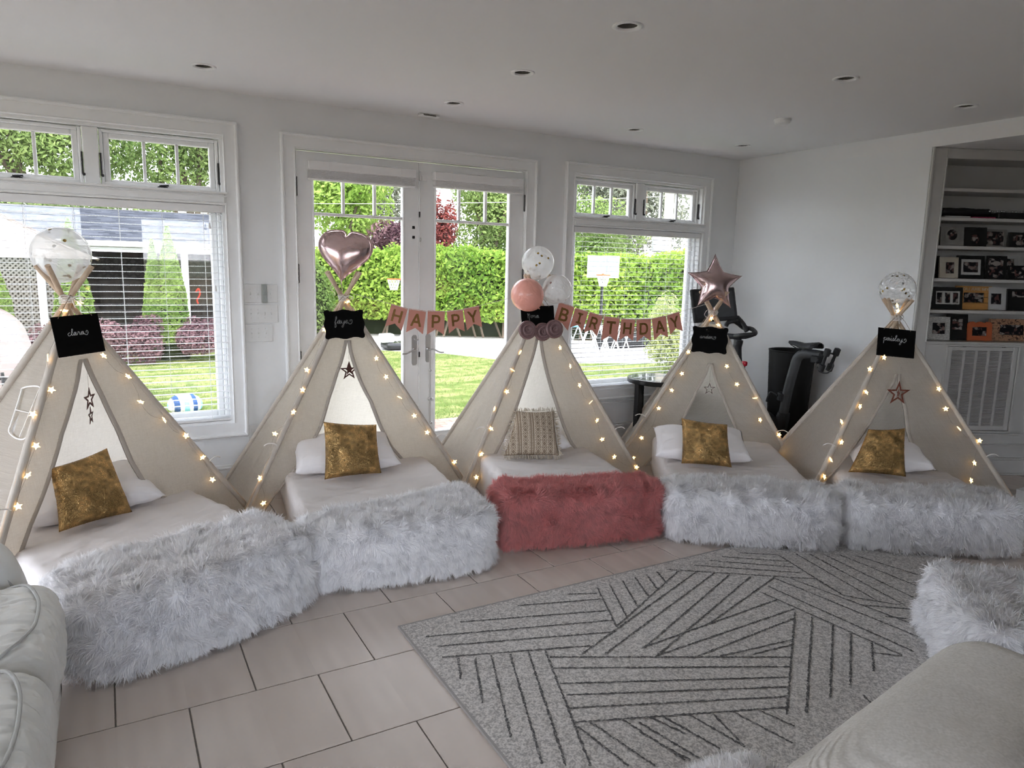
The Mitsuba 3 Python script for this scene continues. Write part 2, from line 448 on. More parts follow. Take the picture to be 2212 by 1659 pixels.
# the French doors
SLAT = mat('slat', {'type': 'principledthin', 'base_color': {'type': 'rgb', 'value': [0.86, 0.87, 0.88]}, 'roughness': 0.5, 'diff_trans': 0.35})
D0 = holder('door_frame')
part(D0, 'casing', casing(DR[0] + 0.012, DR[1] - 0.012, 0, DR[3] - 0.006, 0.105, False), TRIM)
part(D0, 'jamb', cat_(box(DR[0], DR[0] + 0.016, YW, YW + 0.16, 0, DR[3]), box(DR[1] - 0.016, DR[1], YW, YW + 0.16, 0, DR[3]), box(DR[0], DR[1], YW, YW + 0.16, DR[3] - 0.005, DR[3])), TRIM)
part(D0, 'threshold', cat_(bev(DR[0], DR[1], YW + 0.01, YW + 0.3, 0, 0.02, 0.004)), STEEL)
for n, (x0, x1, g0, g1, mus, hx) in enumerate(((1.226, 2.159, 1.338, 2.036, (1.567, 1.808), 1.222), (2.166, 3.106, 2.297, 2.976, (2.513, 2.752), 3.110))):
    k = holder('door_%d' % (n + 1))
    y0, y1 = YW + 0.012, YW + 0.057
    part(k, 'slab', cat_(box(x0, g0, y0, y1, 0.012, 2.398), box(g1, x1, y0, y1, 0.012, 2.398), box(g0, g1, y0, y1, 2.265, 2.398), box(g0, g1, y0, y1, 0.012, 0.25)), TRIM)
    part(k, 'bead', rect_frame(g0 - 0.004, g1 + 0.004, 0.246, 2.27, 0.014, y0 - 0.006, y1, 0.005), TRIM)
    part(k, 'muntin', bev(g0, g1, y0 + 0.004, y1 - 0.004, 1.956, 1.978, 0.005), TRIM)
    for m in mus:
        part(k, 'muntin', bev(m - 0.011, m + 0.011, y0 + 0.004, y1 - 0.004, 1.978, 2.265, 0.005), TRIM)
    part(k, 'pane', pane(g0, g1, 0.25, 1.967, y0 + 0.022), PANE)
    for a, b in zip((g0,) + mus, mus + (g1,)):
        part(k, 'pane', pane(a, b, 1.978, 2.265, y0 + 0.022), PANE)
    for z in (2.15, 1.535, 0.90):
        part(k, 'hinge', cat_(tube([(hx, YW + 0.002, z - 0.055), (hx, YW + 0.002, z + 0.055)], 0.008), ball((hx, YW + 0.002, z + 0.06), 0.009), ball((hx, YW + 0.002, z - 0.06), 0.009)), mat('hinge', rough((0.10, 0.10, 0.10), 0.4, 0.5, 0.8)) if 'm_hinge' not in scene else 'm_hinge', 40)
    # handle plates and levers
    hc = 2.122 if n == 0 else 2.240
    sgn = -1 if n == 0 else 1
    zl, zt = (0.835, 1.062) if n == 0 else (0.855, 1.068)
    poly = [(-0.022, 0), (-0.022, zt - zl - 0.016), (-0.012, zt - zl), (0.012, zt - zl), (0.022, zt - zl - 0.016), (0.022, 0), (0.012, -0.016), (-0.012, -0.016)][::-1]
    m = mv(prism(np.array(poly), 0.008), M4((1, 0, 0), (0, 0, 1), (0, -1, 0), (hc, y0, zl)))
    part(k, 'handle_plate', m, STEEL)
    pts = spline([(hc, y0 - 0.005, 0.945), (hc, y0 - 0.05, 0.945), (hc + sgn * 0.02, y0 - 0.058, 0.948), (hc + sgn * 0.05, y0 - 0.055, 0.938), (hc + sgn * 0.085, y0 - 0.052, 0.922), (hc + sgn * 0.118, y0 - 0.052, 0.920)], 6)
    part(k, 'lever', cat_(tube(pts, np.linspace(0.009, 0.006, len(pts))), mv(lathe([(0.001, 0.0), (0.017, 0.001), (0.018, 0.008), (0.001, 0.012)], 16), M4((1, 0, 0), (0, 0, 1), (0, -1, 0), (hc, y0 - 0.006, 0.945)))), STEEL, 40)
    if n == 0:
        part(k, 'thumb_turn', cat_(tube([(hc, y0 - 0.004, 1.03), (hc, y0 - 0.03, 1.03)], 0.006), bev(hc - 0.008, hc + 0.026, y0 - 0.038, y0 - 0.026, 1.020, 1.032, 0.004)), STEEL, 40)
        for z in (1.904, 1.829):
            part(k, 'strike_plate', bev(2.106, 2.127, y0 - 0.003, y0 + 0.001, z - 0.011, z + 0.011, 0.001), BLACK)
    else:
        part(k, 'astragal', bev(2.1605, 2.1685, y0 - 0.006, y1, 0.012, 2.398, 0.003), TRIM)
        for z in (2.005, 0.905):
            part(k, 'bolt', bev(2.159, 2.170, y0 - 0.010, y0, z - 0.022, z + 0.022, 0.002), BLACK)
        part(k, 'bumper', ball((2.172, y0 - 0.004, 1.812), (0.009, 0.01, 0.018)), STEEL, True)
        part(k, 'door_sensor', cat_(bev(2.160, 2.176, y0 - 0.022, y0, 2.26, 2.33, 0.003), bev(2.18, 2.225, y0 - 0.014, y0, 2.262, 2.30, 0.003)), WHITE)
# raised blinds on the doors
for n, (x0, x1, z0) in enumerate(((1.296, 2.112, 2.198), (2.268, 3.064, 2.214))):
    k = thing('door_blind', 'white blind raised to a narrow stack above the glass of the %s French door' % ('left' if n == 0 else 'right'), 'blind', 'raised blinds on the French doors')
    part(k, 'valance', bev(x0, x1, YW - 0.062, YW + 0.010, 2.268, 2.332, 0.004), WHITE)
    zz = np.linspace(z0 + 0.014, 2.266, 14)
    sl = shape(bev(x0 + 0.004, x1 - 0.004, YW - 0.054, YW - 0.004, 0, 0.003, 0.001), WHITE)
    for z in zz:
        part(k, 'slat', {**sl, 'to_world': T4().translate([0, 0.0015 * math.sin(z * 900), float(z)])}, None)
    part(k, 'bottom_rail', bev(x0 + 0.004, x1 - 0.004, YW - 0.056, YW - 0.002, z0, z0 + 0.013, 0.003), WHITE)
    for f in (0.18, 0.85):
        part(k, 'ladder_cord', tube([(x0 + f * (x1 - x0), YW - 0.064, z0), (x0 + f * (x1 - x0), YW - 0.064, 2.33)], 0.0012, 5), WHITE)
# lowered blinds in the windows
for n, (x0, x1, z0, z1, nm) in enumerate(((-0.79, 0.728, 0.505, 1.984, 'left window'), (3.615, 5.122, 0.53, 1.986, 'right window'))):
    k = thing('window_blind', 'white slatted blind lowered with open slats in the %s' % nm, 'blind')
    part(k, 'head_rail', bev(x0, x1, YW - 0.012, YW + 0.05, z1 - 0.05, z1, 0.004), WHITE)
    th = np.linspace(-1, 1, 5)
    m = grid(lambda u, v: np.stack([x0 + (x1 - x0) * u, YW + 0.018 + 0.025 * (2 * v - 1), 0.003 * (1 - (2 * v - 1) ** 2)], -1), 1, 5)
    sl = shape(m, SLAT, True)
    z = z0 + 0.02
    while z < z1 - 0.055:
        part(k, 'slat', {**sl, 'to_world': T4().translate([0, 0, float(z)])}, None)
        z += 0.0436
    part(k, 'bottom_rail', bev(x0, x1, YW - 0.006, YW + 0.044, z0 - 0.012, z0 + 0.004, 0.003), WHITE)
    for f in (0.085, 0.25, 0.42, 0.585, 0.75, 0.915):
        xx = x0 + f * (x1 - x0)
        part(k, 'ladder_cord', cat_(tube([(xx, YW - 0.0085, z0), (xx, YW - 0.0085, z1 - 0.04)], 0.0011, 5), tube([(xx + 0.004, YW + 0.044, z0), (xx + 0.004, YW + 0.044, z1 - 0.04)], 0.0011, 5)), WHITE)
    if n == 0:
        for dx, zb in ((0.655, 1.44), (0.635, 1.86)):
            part(k, 'pull_cord', cat_(tube([(dx, YW - 0.014, z1 - 0.05), (dx, YW - 0.014, zb)], 0.0013, 5), shift(lathe([(0.002, 0.04), (0.005, 0.036), (0.009, 0.012), (0.009, 0.0), (0.001, 0.0)], 12), dx, YW - 0.016, zb - 0.035)), WHITE, 40)

# ceiling lights, smoke detector, sensor
CANIN = mat('can_inner', rough((0.12, 0.115, 0.10), 0.5, 0.4))
ring = shape(lathe([(0.047, 0.004), (0.049, -0.004), (0.064, -0.007), (0.071, -0.003), (0.071, 0.0)], 40), WHITE, True)
cone = shape(lathe([(0.0485, 0.0), (0.043, 0.05), (0.040, 0.10), (0.0, 0.102)], 32), CANIN, True)
where = ['nearest the camera at top centre', 'above the left window', 'in the middle of the second row', 'nearest above the French doors', 'right of centre, second largest', 'far right near the bookcase opening',
         'above the right window', 'in the far corner by the right wall']
for i, (x, y) in enumerate(CANS[:8]):
    k = thing('recessed_light', 'round recessed ceiling light, unlit, %s' % where[i], 'ceiling light', 'recessed ceiling lights')
    part(k, 'trim_ring', {**ring, 'to_world': T4().translate([x, y, ZC])}, None)
    part(k, 'lamp', {**cone, 'to_world': T4().translate([x, y, ZC])}, None, label='dark lamp recess')
k = thing('smoke_detector', 'round white smoke detector on the ceiling towards the right wall', 'smoke detector')
part(k, 'base', shift(lathe([(0.0, 0.0), (0.062, 0.0), (0.062, -0.012), (0.0, -0.012)], 36), 4.37, 3.76, ZC), WHITE, 30)
part(k, 'cover', shift(lathe([(0.056, -0.012), (0.054, -0.028), (0.040, -0.034), (0.0, -0.035)], 36), 4.37, 3.76, ZC), WHITE, 30)
k = thing('alarm_sensor', 'small white rectangular sensor on the ceiling before the French doors', 'sensor')
part(k, 'housing', bev(2.09, 2.25, 5.12, 5.165, ZC - 0.022, ZC, 0.006), WHITE)
part(k, 'lens', bev(2.12, 2.22, 5.116, 5.122, ZC - 0.016, ZC - 0.006, 0.002), CANIN)

k = thing('bell_strap', 'hanging strap of small silver bells on the lever of the right French door', 'bell strap')
part(k, 'strap', cat_(bev(2.236, 2.252, YW - 0.030, YW - 0.027, 0.34, 0.94, 0.0008)), mat('strap_grey', matte((0.55, 0.55, 0.54))))
for z, dx in ((0.78, 0.0), (0.545, -0.014), (0.540, 0.014), (0.345, 0.006)):
    part(k, 'bell', ball((2.244 + dx, YW - 0.038, z), 0.0125, 2), STEEL, True)
# switch plates and outlets
PLATE = mat('plate', satin((0.74, 0.745, 0.74)))
for i, (z0, z1, x1, ng, wd) in enumerate(((1.325, 1.456, 1.071, 4, 'top'), (1.181, 1.313, 1.069, 4, 'middle'), (1.045, 1.175, 1.027, 3, 'bottom'))):
    k = thing('switch_plate', 'white %s-gang light switch plate, %s of three left of the French doors' % ({4: 'four', 3: 'three'}[ng], wd), 'light switch', 'light switch plates')
    x0 = 0.838
    part(k, 'plate', bev(x0, x1, YW - 0.007, YW, z0, z1, 0.005), PLATE)
    for g in range(ng):
        x = x0 + 0.046 + g * 0.0463
        zc = (z0 + z1) / 2
        up = 1 if (i, g) in ((1, 0), (1, 1), (1, 2), (2, 0), (2, 1)) else -1
        part(k, 'toggle', cat_(bev(x - 0.0055, x + 0.0055, YW - 0.0085, YW - 0.004, zc - 0.013, zc + 0.013, 0.001), tube([(x, YW - 0.006, zc), (x, YW - 0.019, zc + 0.007 * up)], [0.005, 0.0036], 8)), PLATE, 40)
        for s in (-0.03, 0.03):
            part(k, 'screw', tube([(x, YW - 0.0085, zc + s), (x, YW - 0.006, zc + s)], 0.0026, 8), STEEL)
    if i == 0:
        part(k, 'switch_guard', bev(x0 + 0.118, x0 + 0.158, YW - 0.026, YW - 0.004, z0 - 0.004, z1 + 0.002, 0.004), PANE)


def outlet(o, X, Y, Z, label):
    k = thing('outlet_plate', label, 'outlet')
    f = M4(X, Y, Z, o)
    part(k, 'plate', mv(bev(-0.04, 0.04, -0.006, 0, -0.06, 0.06, 0.004), f), PLATE)
    for s in (-0.02, 0.02):
        part(k, 'socket', mv(cat_(bev(-0.015, 0.015, -0.008, -0.003, s - 0.013, s + 0.013, 0.002), bev(-0.008, -0.005, -0.0085, -0.003, s - 0.005, s + 0.006, 0.0005), bev(0.005, 0.008, -0.0085, -0.003, s - 0.005, s + 0.006, 0.0005)), f), PLATE)
    return k


outlet((0.872, YW, 0.385), (1, 0, 0), (0, 1, 0), (0, 0, 1), 'white outlet plate low on the wall under the left window corner')
outlet((XR, 4.06, 0.47), (0, -1, 0), (1, 0, 0), (0, 0, 1), 'white outlet plate on the right wall behind the exercise bike')
VENT = mat('vent_metal', rough((0.06, 0.055, 0.05), 0.4, 0.5, 0.6))
k = thing('floor_register', 'dark slotted floor register in the tiles below the left window', 'floor vent')
part(k, 'frame', cat_(bev(0.68, 0.98, 5.10, 5.115, 0, 0.006, 0.002), bev(0.68, 0.98, 5.20, 5.215, 0, 0.006, 0.002), bev(0.68, 0.695, 5.10, 5.215, 0, 0.006, 0.002), bev(0.965, 0.98, 5.10, 5.215, 0, 0.006, 0.002)), VENT)
lv = shape(bev(0, 0.006, 5.115, 5.2, 0.0005, 0.005, 0.001), VENT)
for i in range(18):
    part(k, 'louver', {**lv, 'to_world': T4().translate([0.70 + i * 0.0146, 0, 0])}, None)

# ------------------------------------------------------------------ mattresses, tents
NAMES = {1: 'clara', 2: 'faye', 3: 'Nora', 4: 'arden', 5: 'paisley'}
WHO = {1: 'the leftmost tent', 2: 'the second tent', 3: 'the middle tent', 4: 'the fourth tent', 5: 'the rightmost tent'}
TENT = {1: (-0.179, 4.349, 0.674, 0.848, 0.417, 1.392), 2: (1.402, 4.79, 0.008, 0.793, 0.399, 1.377), 3: (2.839, 4.598, -0.176, 0.737, 0.464, 1.381), 4: (4.328, 4.277, -0.732, 0.742, 0.445, 1.28),
        5: (4.892, 3.065, -0.49, 0.774, 0.464, 1.318)}
# inner edges of the two front flaps: (share of the way down, share of the half width)
FLAPS = {
    1: ([(0.215, 0), (0.24, -0.10), (0.36, -0.37), (0.46, -0.53), (0.564, -0.625), (0.645, -0.695), (0.723, -0.767), (0.96, -0.90)], [(0.215, 0), (0.352, 0.126), (0.485, 0.189), (0.609, 0.201), (0.701, 0.246), (0.765, 0.315), (0.84, 0.55), (0.96, 0.80)]),
    2: ([(0.2, 0), (0.244, -0.1), (0.356, -0.3), (0.464, -0.41), (0.594, -0.475), (0.701, -0.591), (0.765, -0.671), (0.88, -0.805), (0.96, -0.86)], [(0.2, 0), (0.244, 0.01), (0.401, 0.169), (0.496, 0.282), (0.619, 0.329), (0.716, 0.386), (0.79, 0.475), (0.908, 0.688), (0.96, 0.74)]),
    3: ([(0.18, -0.13), (0.237, -0.236), (0.361, -0.427), (0.474, -0.526), (0.577, -0.591), (0.672, -0.662), (0.793, -0.749), (0.888, -0.85), (0.96, -0.88)], [(0.18, -0.13), (0.237, -0.108), (0.407, 0.043), (0.544, 0.149), (0.653, 0.208), (0.747, 0.271), (0.808, 0.355), (0.888, 0.623), (0.96, 0.72)]),
    4: ([(0.31, 0), (0.374, -0.075), (0.473, -0.238), (0.608, -0.343), (0.691, -0.397), (0.828, -0.54), (0.952, -0.66)], [(0.31, 0), (0.389, 0.094), (0.51, 0.262), (0.636, 0.368), (0.752, 0.442), (0.84, 0.526), (0.891, 0.698), (0.96, 0.8)]),
    5: ([(0.29, -0.08), (0.319, -0.125), (0.391, -0.315), (0.476, -0.471), (0.579, -0.602), (0.679, -0.73), (0.755, -0.808), (0.83, -0.90), (0.96, -0.94)], [(0.29, -0.08), (0.319, -0.085), (0.474, 0.028), (0.576, 0.032), (0.699, 0.12), (0.772, 0.32), (0.819, 0.476), (0.9, 0.7), (0.96, 0.8)])}


def cloth_fn(p, n, uv):
    w = cell_rand(p.x * 600 + p.y * 400, p.z * 30, 1) * 0.5 + cell_rand(p.x * 40 + p.y * 30, p.z * 600, 2) * 0.5
    return mix((0.65, 0.605, 0.54), (0.76, 0.715, 0.65), w)


CANVAS = mat('canvas', {'type': 'principledthin', 'base_color': proc(cloth_fn), 'roughness': 0.9, 'diff_trans': 1.38})
HEM = mat('hem', matte((0.43, 0.385, 0.335)))
SLEEVE = mat('sleeve', matte((0.50, 0.455, 0.40)))


def wood_fn(p, n, uv):
    g = fbm(p.x * 40, p.y * 40, p.z * 6, 3)
    return mix((0.42, 0.31, 0.22), (0.66, 0.53, 0.40), g)


POLE = mat('pole_wood', {'type': 'twosided', 'bsdf': {'type': 'principled', 'base_color': proc(wood_fn), 'roughness': 0.6, 'specular': 0.3}})
CORD = mat('cord', matte((0.78, 0.76, 0.72)))
TF = {}
for k, (cx, cy, rot, w, dd, z0) in TENT.items():
    c, s = math.cos(rot), math.sin(rot)
    U, V = np.array([c, s, 0]), np.array([-s, c, 0])
    C = np.array([cx, cy, 0])
    F = {n: C + a * w * U + b * dd * V for n, a, b in (('FL', -1, -1), ('FR', 1, -1), ('BL', -1, 1), ('BR', 1, 1))}
    L = np.array([cx, cy, z0])
    nf = unit(np.cross(F['FR'] - F['FL'], L - F['FL']))
    TF[k] = dict(F=F, L=L, U=U, V=V, n=nf if nf[:2] @ V[:2] < 0 else -nf, C=C)


def panel(A, B, L, a0, a1, s0, s1, out, seed, nu=44, nv=36, sag=0.02, amp=0.006):
    """Canvas between two poles: a from a0(s) to a1(s) across, s down the poles."""
    Mid, H = (A + B) / 2, (B - A) / 2

    def fn(u, v):
        s = s0 + (s1 - s0) * u
        lo, hi = a0(s), a1(s)
        a = lo + (hi - lo) * v
        p = L + s[..., None] * (Mid - L + a[..., None] * H)
        edge = np.clip((1 - np.abs(a)) * 5, 0, 1)
        q = np.stack([a * s * 6.0, s * 1.6, np.full_like(s, seed)], -1)
        wr = fr(q, seed, 1.7) * 2 + 0.8 * fr(np.stack([a * 4 + s * 6, s * 9 - a * 5, s * 0 + seed], -1), seed + 5, 1.0) + 0.5 * fr(np.stack([s * 25, a * 9, s * 0], -1), seed + 9, 1.0)
        d = (-sag * np.sin(np.pi * np.clip((a + 1) / 2, 0, 1)) * np.clip(s * 1.4, 0, 1) + amp * wr * s * 1.2) * (0.25 + 0.75 * edge)
        return p + d[..., None] * out
    return grid(fn, nu, nv)


def make_tent(k):
    f = TF[k]
    F, L, U, V, n = f['F'], f['L'], f['U'], f['V'], f['n']
    desc = {1: 'with a mesh window, a balloon on top and the sign clara', 2: 'with a pink heart balloon and the sign faye', 3: 'with a cluster of round balloons and the sign Nora', 4: 'with a pink star balloon and the sign arden', 5: 'with the sign paisley beside the bookcase'}[k]
    t = thing('teepee_tent', 'cream canvas teepee tent %s' % desc, 'tent', 'row of teepee tents')
    # poles
    for i, q in enumerate(('FL', 'FR', 'BL', 'BR')):
        foot = F[q] + [0, 0, 0.012]
        d = unit(L - foot)
        side = unit(np.cross(d, [0, 0, 1])) * 0.013
        top = L + d * (0.215 if k < 5 else 0.165)
        part(t, 'pole', tube([foot, L + side, top + side * 1.3], 0.0135, 12), POLE, 40)
    one = lambda x: (lambda s: np.full_like(s, x))
    lerp = lambda tab: (lambda s: np.interp(s, [a for a, b in tab], [b for a, b in tab]))
    le, re = FLAPS[k]
    sb = 0.955
    for nm, A, B, out, lo, hi, s0, seed in (('front_flap', F['FL'], F['FR'], n, one(-1.0), lerp(le), 0.07, 1), ('front_flap', F['FL'], F['FR'], n, lerp(re), one(1.0), 0.07, 2)):
        part(t, nm, panel(A, B, L, lo, hi, s0, sb, out, 31 * k + seed), CANVAS, True)
    ol, orr, ob = [unit(np.cross(F[b] - F[a], L - F[a])) for a, b in (('BL', 'FL'), ('FR', 'BR'), ('BR', 'BL'))]
    part(t, 'side_panel', panel(F['BL'], F['FL'], L, one(-1.0), one(1.0), 0.07, sb, ol, 31 * k + 3), CANVAS, True)
    part(t, 'side_panel', panel(F['FR'], F['BR'], L, one(-1.0), one(1.0), 0.07, sb, orr, 31 * k + 4), CANVAS, True)
    part(t, 'back_panel', panel(F['BR'], F['BL'], L, one(-1.0), one(1.0), 0.07, sb, ob, 31 * k + 5, sag=0.03, amp=0.009), CANVAS, True)
    # sleeves around the poles, hems along the flap edges
    for q in ('FL', 'FR', 'BL', 'BR'):
        d = F[q] - L
        side = unit(np.cross(-d, [0, 0, 1])) * 0.013
        ss = np.linspace(0.09, 0.965, 40)
        pts = L + side * (1 - ss)[:, None] + ss[:, None] * d
        rr = 0.0185 + 0.003 * fr(np.stack([ss * 14, ss * 0, ss * 0 + k], -1), 7, 1.0)
        part(t, 'pole_sleeve', tube(pts, rr, 10, cap=False), SLEEVE, True)
    for tab, sg in ((le, 1), (re, -1)):
        ss = np.linspace(tab[0][0], sb, 40)
        a = np.interp(ss, [x for x, y in tab], [y for x, y in tab])
        Mid, H = (F['FL'] + F['FR']) / 2, (F['FR'] - F['FL']) / 2
        w = np.minimum(0.022 / (np.linalg.norm(H) * ss), 0.2)
        p0 = L + ss[:, None] * (Mid - L + a[:, None] * H)
        p1 = L + ss[:, None] * (Mid - L + (a - sg * w)[:, None] * H)
        sag = (-0.02 * np.sin(np.pi * (a + 1) / 2) * np.clip(ss * 1.4, 0, 1) * np.clip(0.25 + 0.75 * (1 - np.abs(a)) * 5, 0.25, 1))[:, None] * n
        v = np.stack([p0 + sag + n * 0.006, p1 + sag + n * 0.008, p1 + sag - n * 0.004, p0 + sag - n * 0.006], 1).reshape(-1, 3)
        i = np.arange(39)[:, None] * 4
        j = np.array([0, 1, 2, 3])
        q = np.stack([i + j, i + 4 + j, i + 4 + (j + 1) % 4, i + (j + 1) % 4], -1).reshape(-1, 4)
        part(t, 'hem', (v, q), HEM, True)
    # bottom hems
    for a, b in (('BL', 'FL'), ('FR', 'BR'), ('BR', 'BL')):
        pa, pb = L + sb * (F[a] - L), L + sb * (F[b] - L)
        part(t, 'hem', tube([pa, (pa + pb) / 2, pb], 0.006, 6), HEM, True)
    # lashing
    th = np.linspace(0, 2 * math.pi * 4, 90)
    lz = np.linspace(-0.018, 0.02, 90)
    part(t, 'lashing_cord', tube(np.stack([L[0] + 0.034 * np.cos(th), L[1] + 0.034 * np.sin(th), L[2] + lz], -1), 0.0035, 6), CORD, True)
    bow = [L + 0.04 * n + np.array(x) for x in ([0, 0, 0], [-0.02, 0, 0.015], [-0.05, 0, 0.012], [-0.03, 0, -0.012], [0, 0, 0], [0.03, 0, 0.012], [0.055, 0, -0.004], [0.025, 0, -0.014], [0, 0, 0], [0.012, 0, -0.05])]
    part(t, 'lashing_bow', tube(spline(bow, 6), 0.003, 6), CORD, True)
    # ties sewn to the poles
    for q, s in (('FL', 0.66), ('FR', 0.70)):
        p = L + s * (F[q] - L) + 0.02 * n
        sg = -1 if q == 'FL' else 1
        part(t, 'tie', tube(spline([p, p + sg * U * 0.02 + [0, 0, 0.012], p + sg * U * 0.055 + [0, 0, 0.018], p + sg * U * 0.085 + [0, 0, 0.004]], 5), 0.0035, 6), CORD, True)
    return t


for k in TENT:
    t = make_tent(k)
    if k == 1:
        f = TF[1]
        A, B, L = f['F']['BL'], f['F']['FL'], f['L']
        ol = unit(np.cross(B - A, L - A))
        pts = [at(px, py, L, ol) for px, py in ((50, 838), (78, 834), (92, 842), (90, 862), (76, 905), (64, 938), (50, 949), (32, 945), (20, 932), (24, 916), (36, 880), (45, 850))]
        ring_ = spline(pts, 5, True)
        part(t, 'window_piping', tube(ring_ - 0.0 * ol, 0.0048, 6, closed=True), CORD, True)
        c0 = ring_.mean(0)
        part(t, 'window_mesh', trimesh.Trimesh(np.vstack([ring_, c0]) - 0.012 * ol, [[i, (i + 1) % len(ring_), len(ring_)] for i in range(len(ring_))], process=False), mat('window_mesh', {'type': 'principledthin', 'base_color': {'type': 'rgb', 'value': [0.80, 0.80, 0.78]}, 'roughness': 0.9, 'diff_trans': 1.1}), False, label='gathered sheer mesh')
        for a, b in (((88, 840), (44, 946)), ((36, 886), (66, 893))):
            pa, pb = at(*a, L, ol), at(*b, L, ol)
            part(t, 'window_cord', tube([pa + 0.006 * ol, (pa + pb) / 2 + 0.006 * ol, pb + 0.006 * ol], 0.0028, 5), CORD, True)

# ---- beds: (front left, front right) of the mattress, length
BED = {1: ((-0.175, 2.99), (0.765, 3.335), 1.86), 2: ((0.775, 3.37), (1.735, 3.25), 1.86), 3: ((1.925, 3.39), (2.835, 3.17), 1.86), 4: ((2.90, 3.10), (3.655, 2.55), 1.84), 5: ((3.775, 2.515), (4.55, 1.985), 1.80)}
MH = 0.30
SHEET = mat('sheet', matte((0.68, 0.65, 0.635)))
BF = {}
for k, (a, b, ln) in BED.items():
    a, b = np.array([*a, 0.0]), np.array([*b, 0.0])
    X = unit(b - a)
    Y = np.array([-X[1], X[0], 0])
    BF[k] = (a, X, Y, np.linalg.norm(b - a), ln)


def mattress(k, label):
    o, X, Y, w, ln = BF[k]
    cut = {5: 0.13, 3: 0.07}.get(k, 0.0)
    o, w = o + X * cut, w - cut
    m = rbox((w, ln, MH - 0.004), 0.055, 0.016)
    v = m.vertices
    q = np.stack([v[:, 0] * 3.0 + v[:, 1] * 1.5, v[:, 1] * 9.0 - v[:, 0] * 2, v[:, 2] * 2 + k], -1)
    q2 = np.stack([v[:, 0] * 5 + v[:, 1] * 7, v[:, 1] * 30 - v[:, 0] * 9, v[:, 2] * 4 + k], -1)
    d = 0.014 * fr(q, 40 + k, 1.0) + 0.006 * fr(v, 50 + k, 14.0) - 0.005 * np.clip(1 - 9 * np.abs(fr(q2, 45 + k, 0.8, 2)), 0, 1)
    nn = vnorm(m)
    top = np.clip(nn[:, 2] + 0.3, 0, 1)
    m = trimesh.Trimesh(v + nn * (d * (0.3 + 0.7 * top))[:, None], m.faces, process=False)
    m = mv(m, M4(X, Y, (0, 0, 1), o + X * w / 2 + Y * ln / 2 + [0, 0, MH / 2 + 0.002]))
    return single('mattress', m, SHEET, label, 'mattress', 'mattresses in white sheets', smooth=True)


for k in BED:
    mattress(k, 'low mattress in a white fitted sheet inside %s' % WHO[k])


def pillow_mesh(quad, t, n=26, pinch=0.06, seed=0, amp=0.01, sharp=0.42):
    """A stuffed pillow over the quad (bottom left, bottom right, top right, top left)."""
    bl, br, tr, tl = [np.asarray(q, float) for q in quad]
    N = unit(np.cross(br - bl, tl - bl))

    def side(sg):
        def fn(u, v):
            a, b = 2 * u - 1, 2 * v - 1
            a = np.sign(a) * np.abs(a) ** 0.8; b = np.sign(b) * np.abs(b) ** 0.8
            x = (a * (1 - pinch * (1 - b * b)) + 1) / 2
            y = (b * (1 - pinch * (1 - a * a)) + 1) / 2
            p = ((1 - x) * (1 - y))[..., None] * bl + (x * (1 - y))[..., None] * br + (x * y)[..., None] * tr + ((1 - x) * y)[..., None] * tl
            h = t / 2 * ((1 - a * a) ** sharp) * ((1 - b * b) ** sharp)
            wr = amp * fr(np.stack([a * 1.7, b * 1.7, a * 0 + seed + sg], -1), seed, 2.0) * np.clip(h / (t / 2) * 3, 0, 1)
            return p + (sg * (h + wr))[..., None] * N
        m = grid(fn, n, n)
        return m if sg > 0 else trimesh.Trimesh(m.vertices, m.faces[:, ::-1], process=False)
    m = cat_(side(1), side(-1))
    m.merge_vertices(digits_vertex=5)
    return m


def sequin_bump(p, n, uv):
    return cell_rand(dr.floor(uv.x * 95), dr.floor(uv.y * 95), 5)


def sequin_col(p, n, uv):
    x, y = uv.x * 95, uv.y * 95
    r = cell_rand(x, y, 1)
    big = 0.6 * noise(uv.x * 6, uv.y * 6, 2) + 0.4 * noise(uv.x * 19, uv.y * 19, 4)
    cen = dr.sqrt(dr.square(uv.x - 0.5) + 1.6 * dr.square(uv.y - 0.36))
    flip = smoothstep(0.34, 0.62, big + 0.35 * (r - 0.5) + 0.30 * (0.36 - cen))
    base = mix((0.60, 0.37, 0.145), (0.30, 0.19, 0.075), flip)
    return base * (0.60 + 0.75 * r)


def sequin_rough(p, n, uv):
    return 0.28 + 0.22 * cell_rand(uv.x * 95, uv.y * 95, 9)


def sequin_h(p, n, uv):
    x, y = uv.x * 95, uv.y * 95
    a = cell_rand(x, y, 11) - 0.5
    b = cell_rand(x, y, 12) - 0.5
    return (a * (x - dr.floor(x)) + b * (y - dr.floor(y))) * 1.0


GOLD = mat('gold_sequin', {'type': 'twosided', 'bsdf': {'type': 'bumpmap', 'arbitrary': proc(sequin_h, 4e-4), 'scale': 0.0032, 'bsdf': {'type': 'principled', 'base_color': proc(sequin_col), 'metallic': 0.85, 'roughness': proc(sequin_rough), 'specular': 0.5}}})


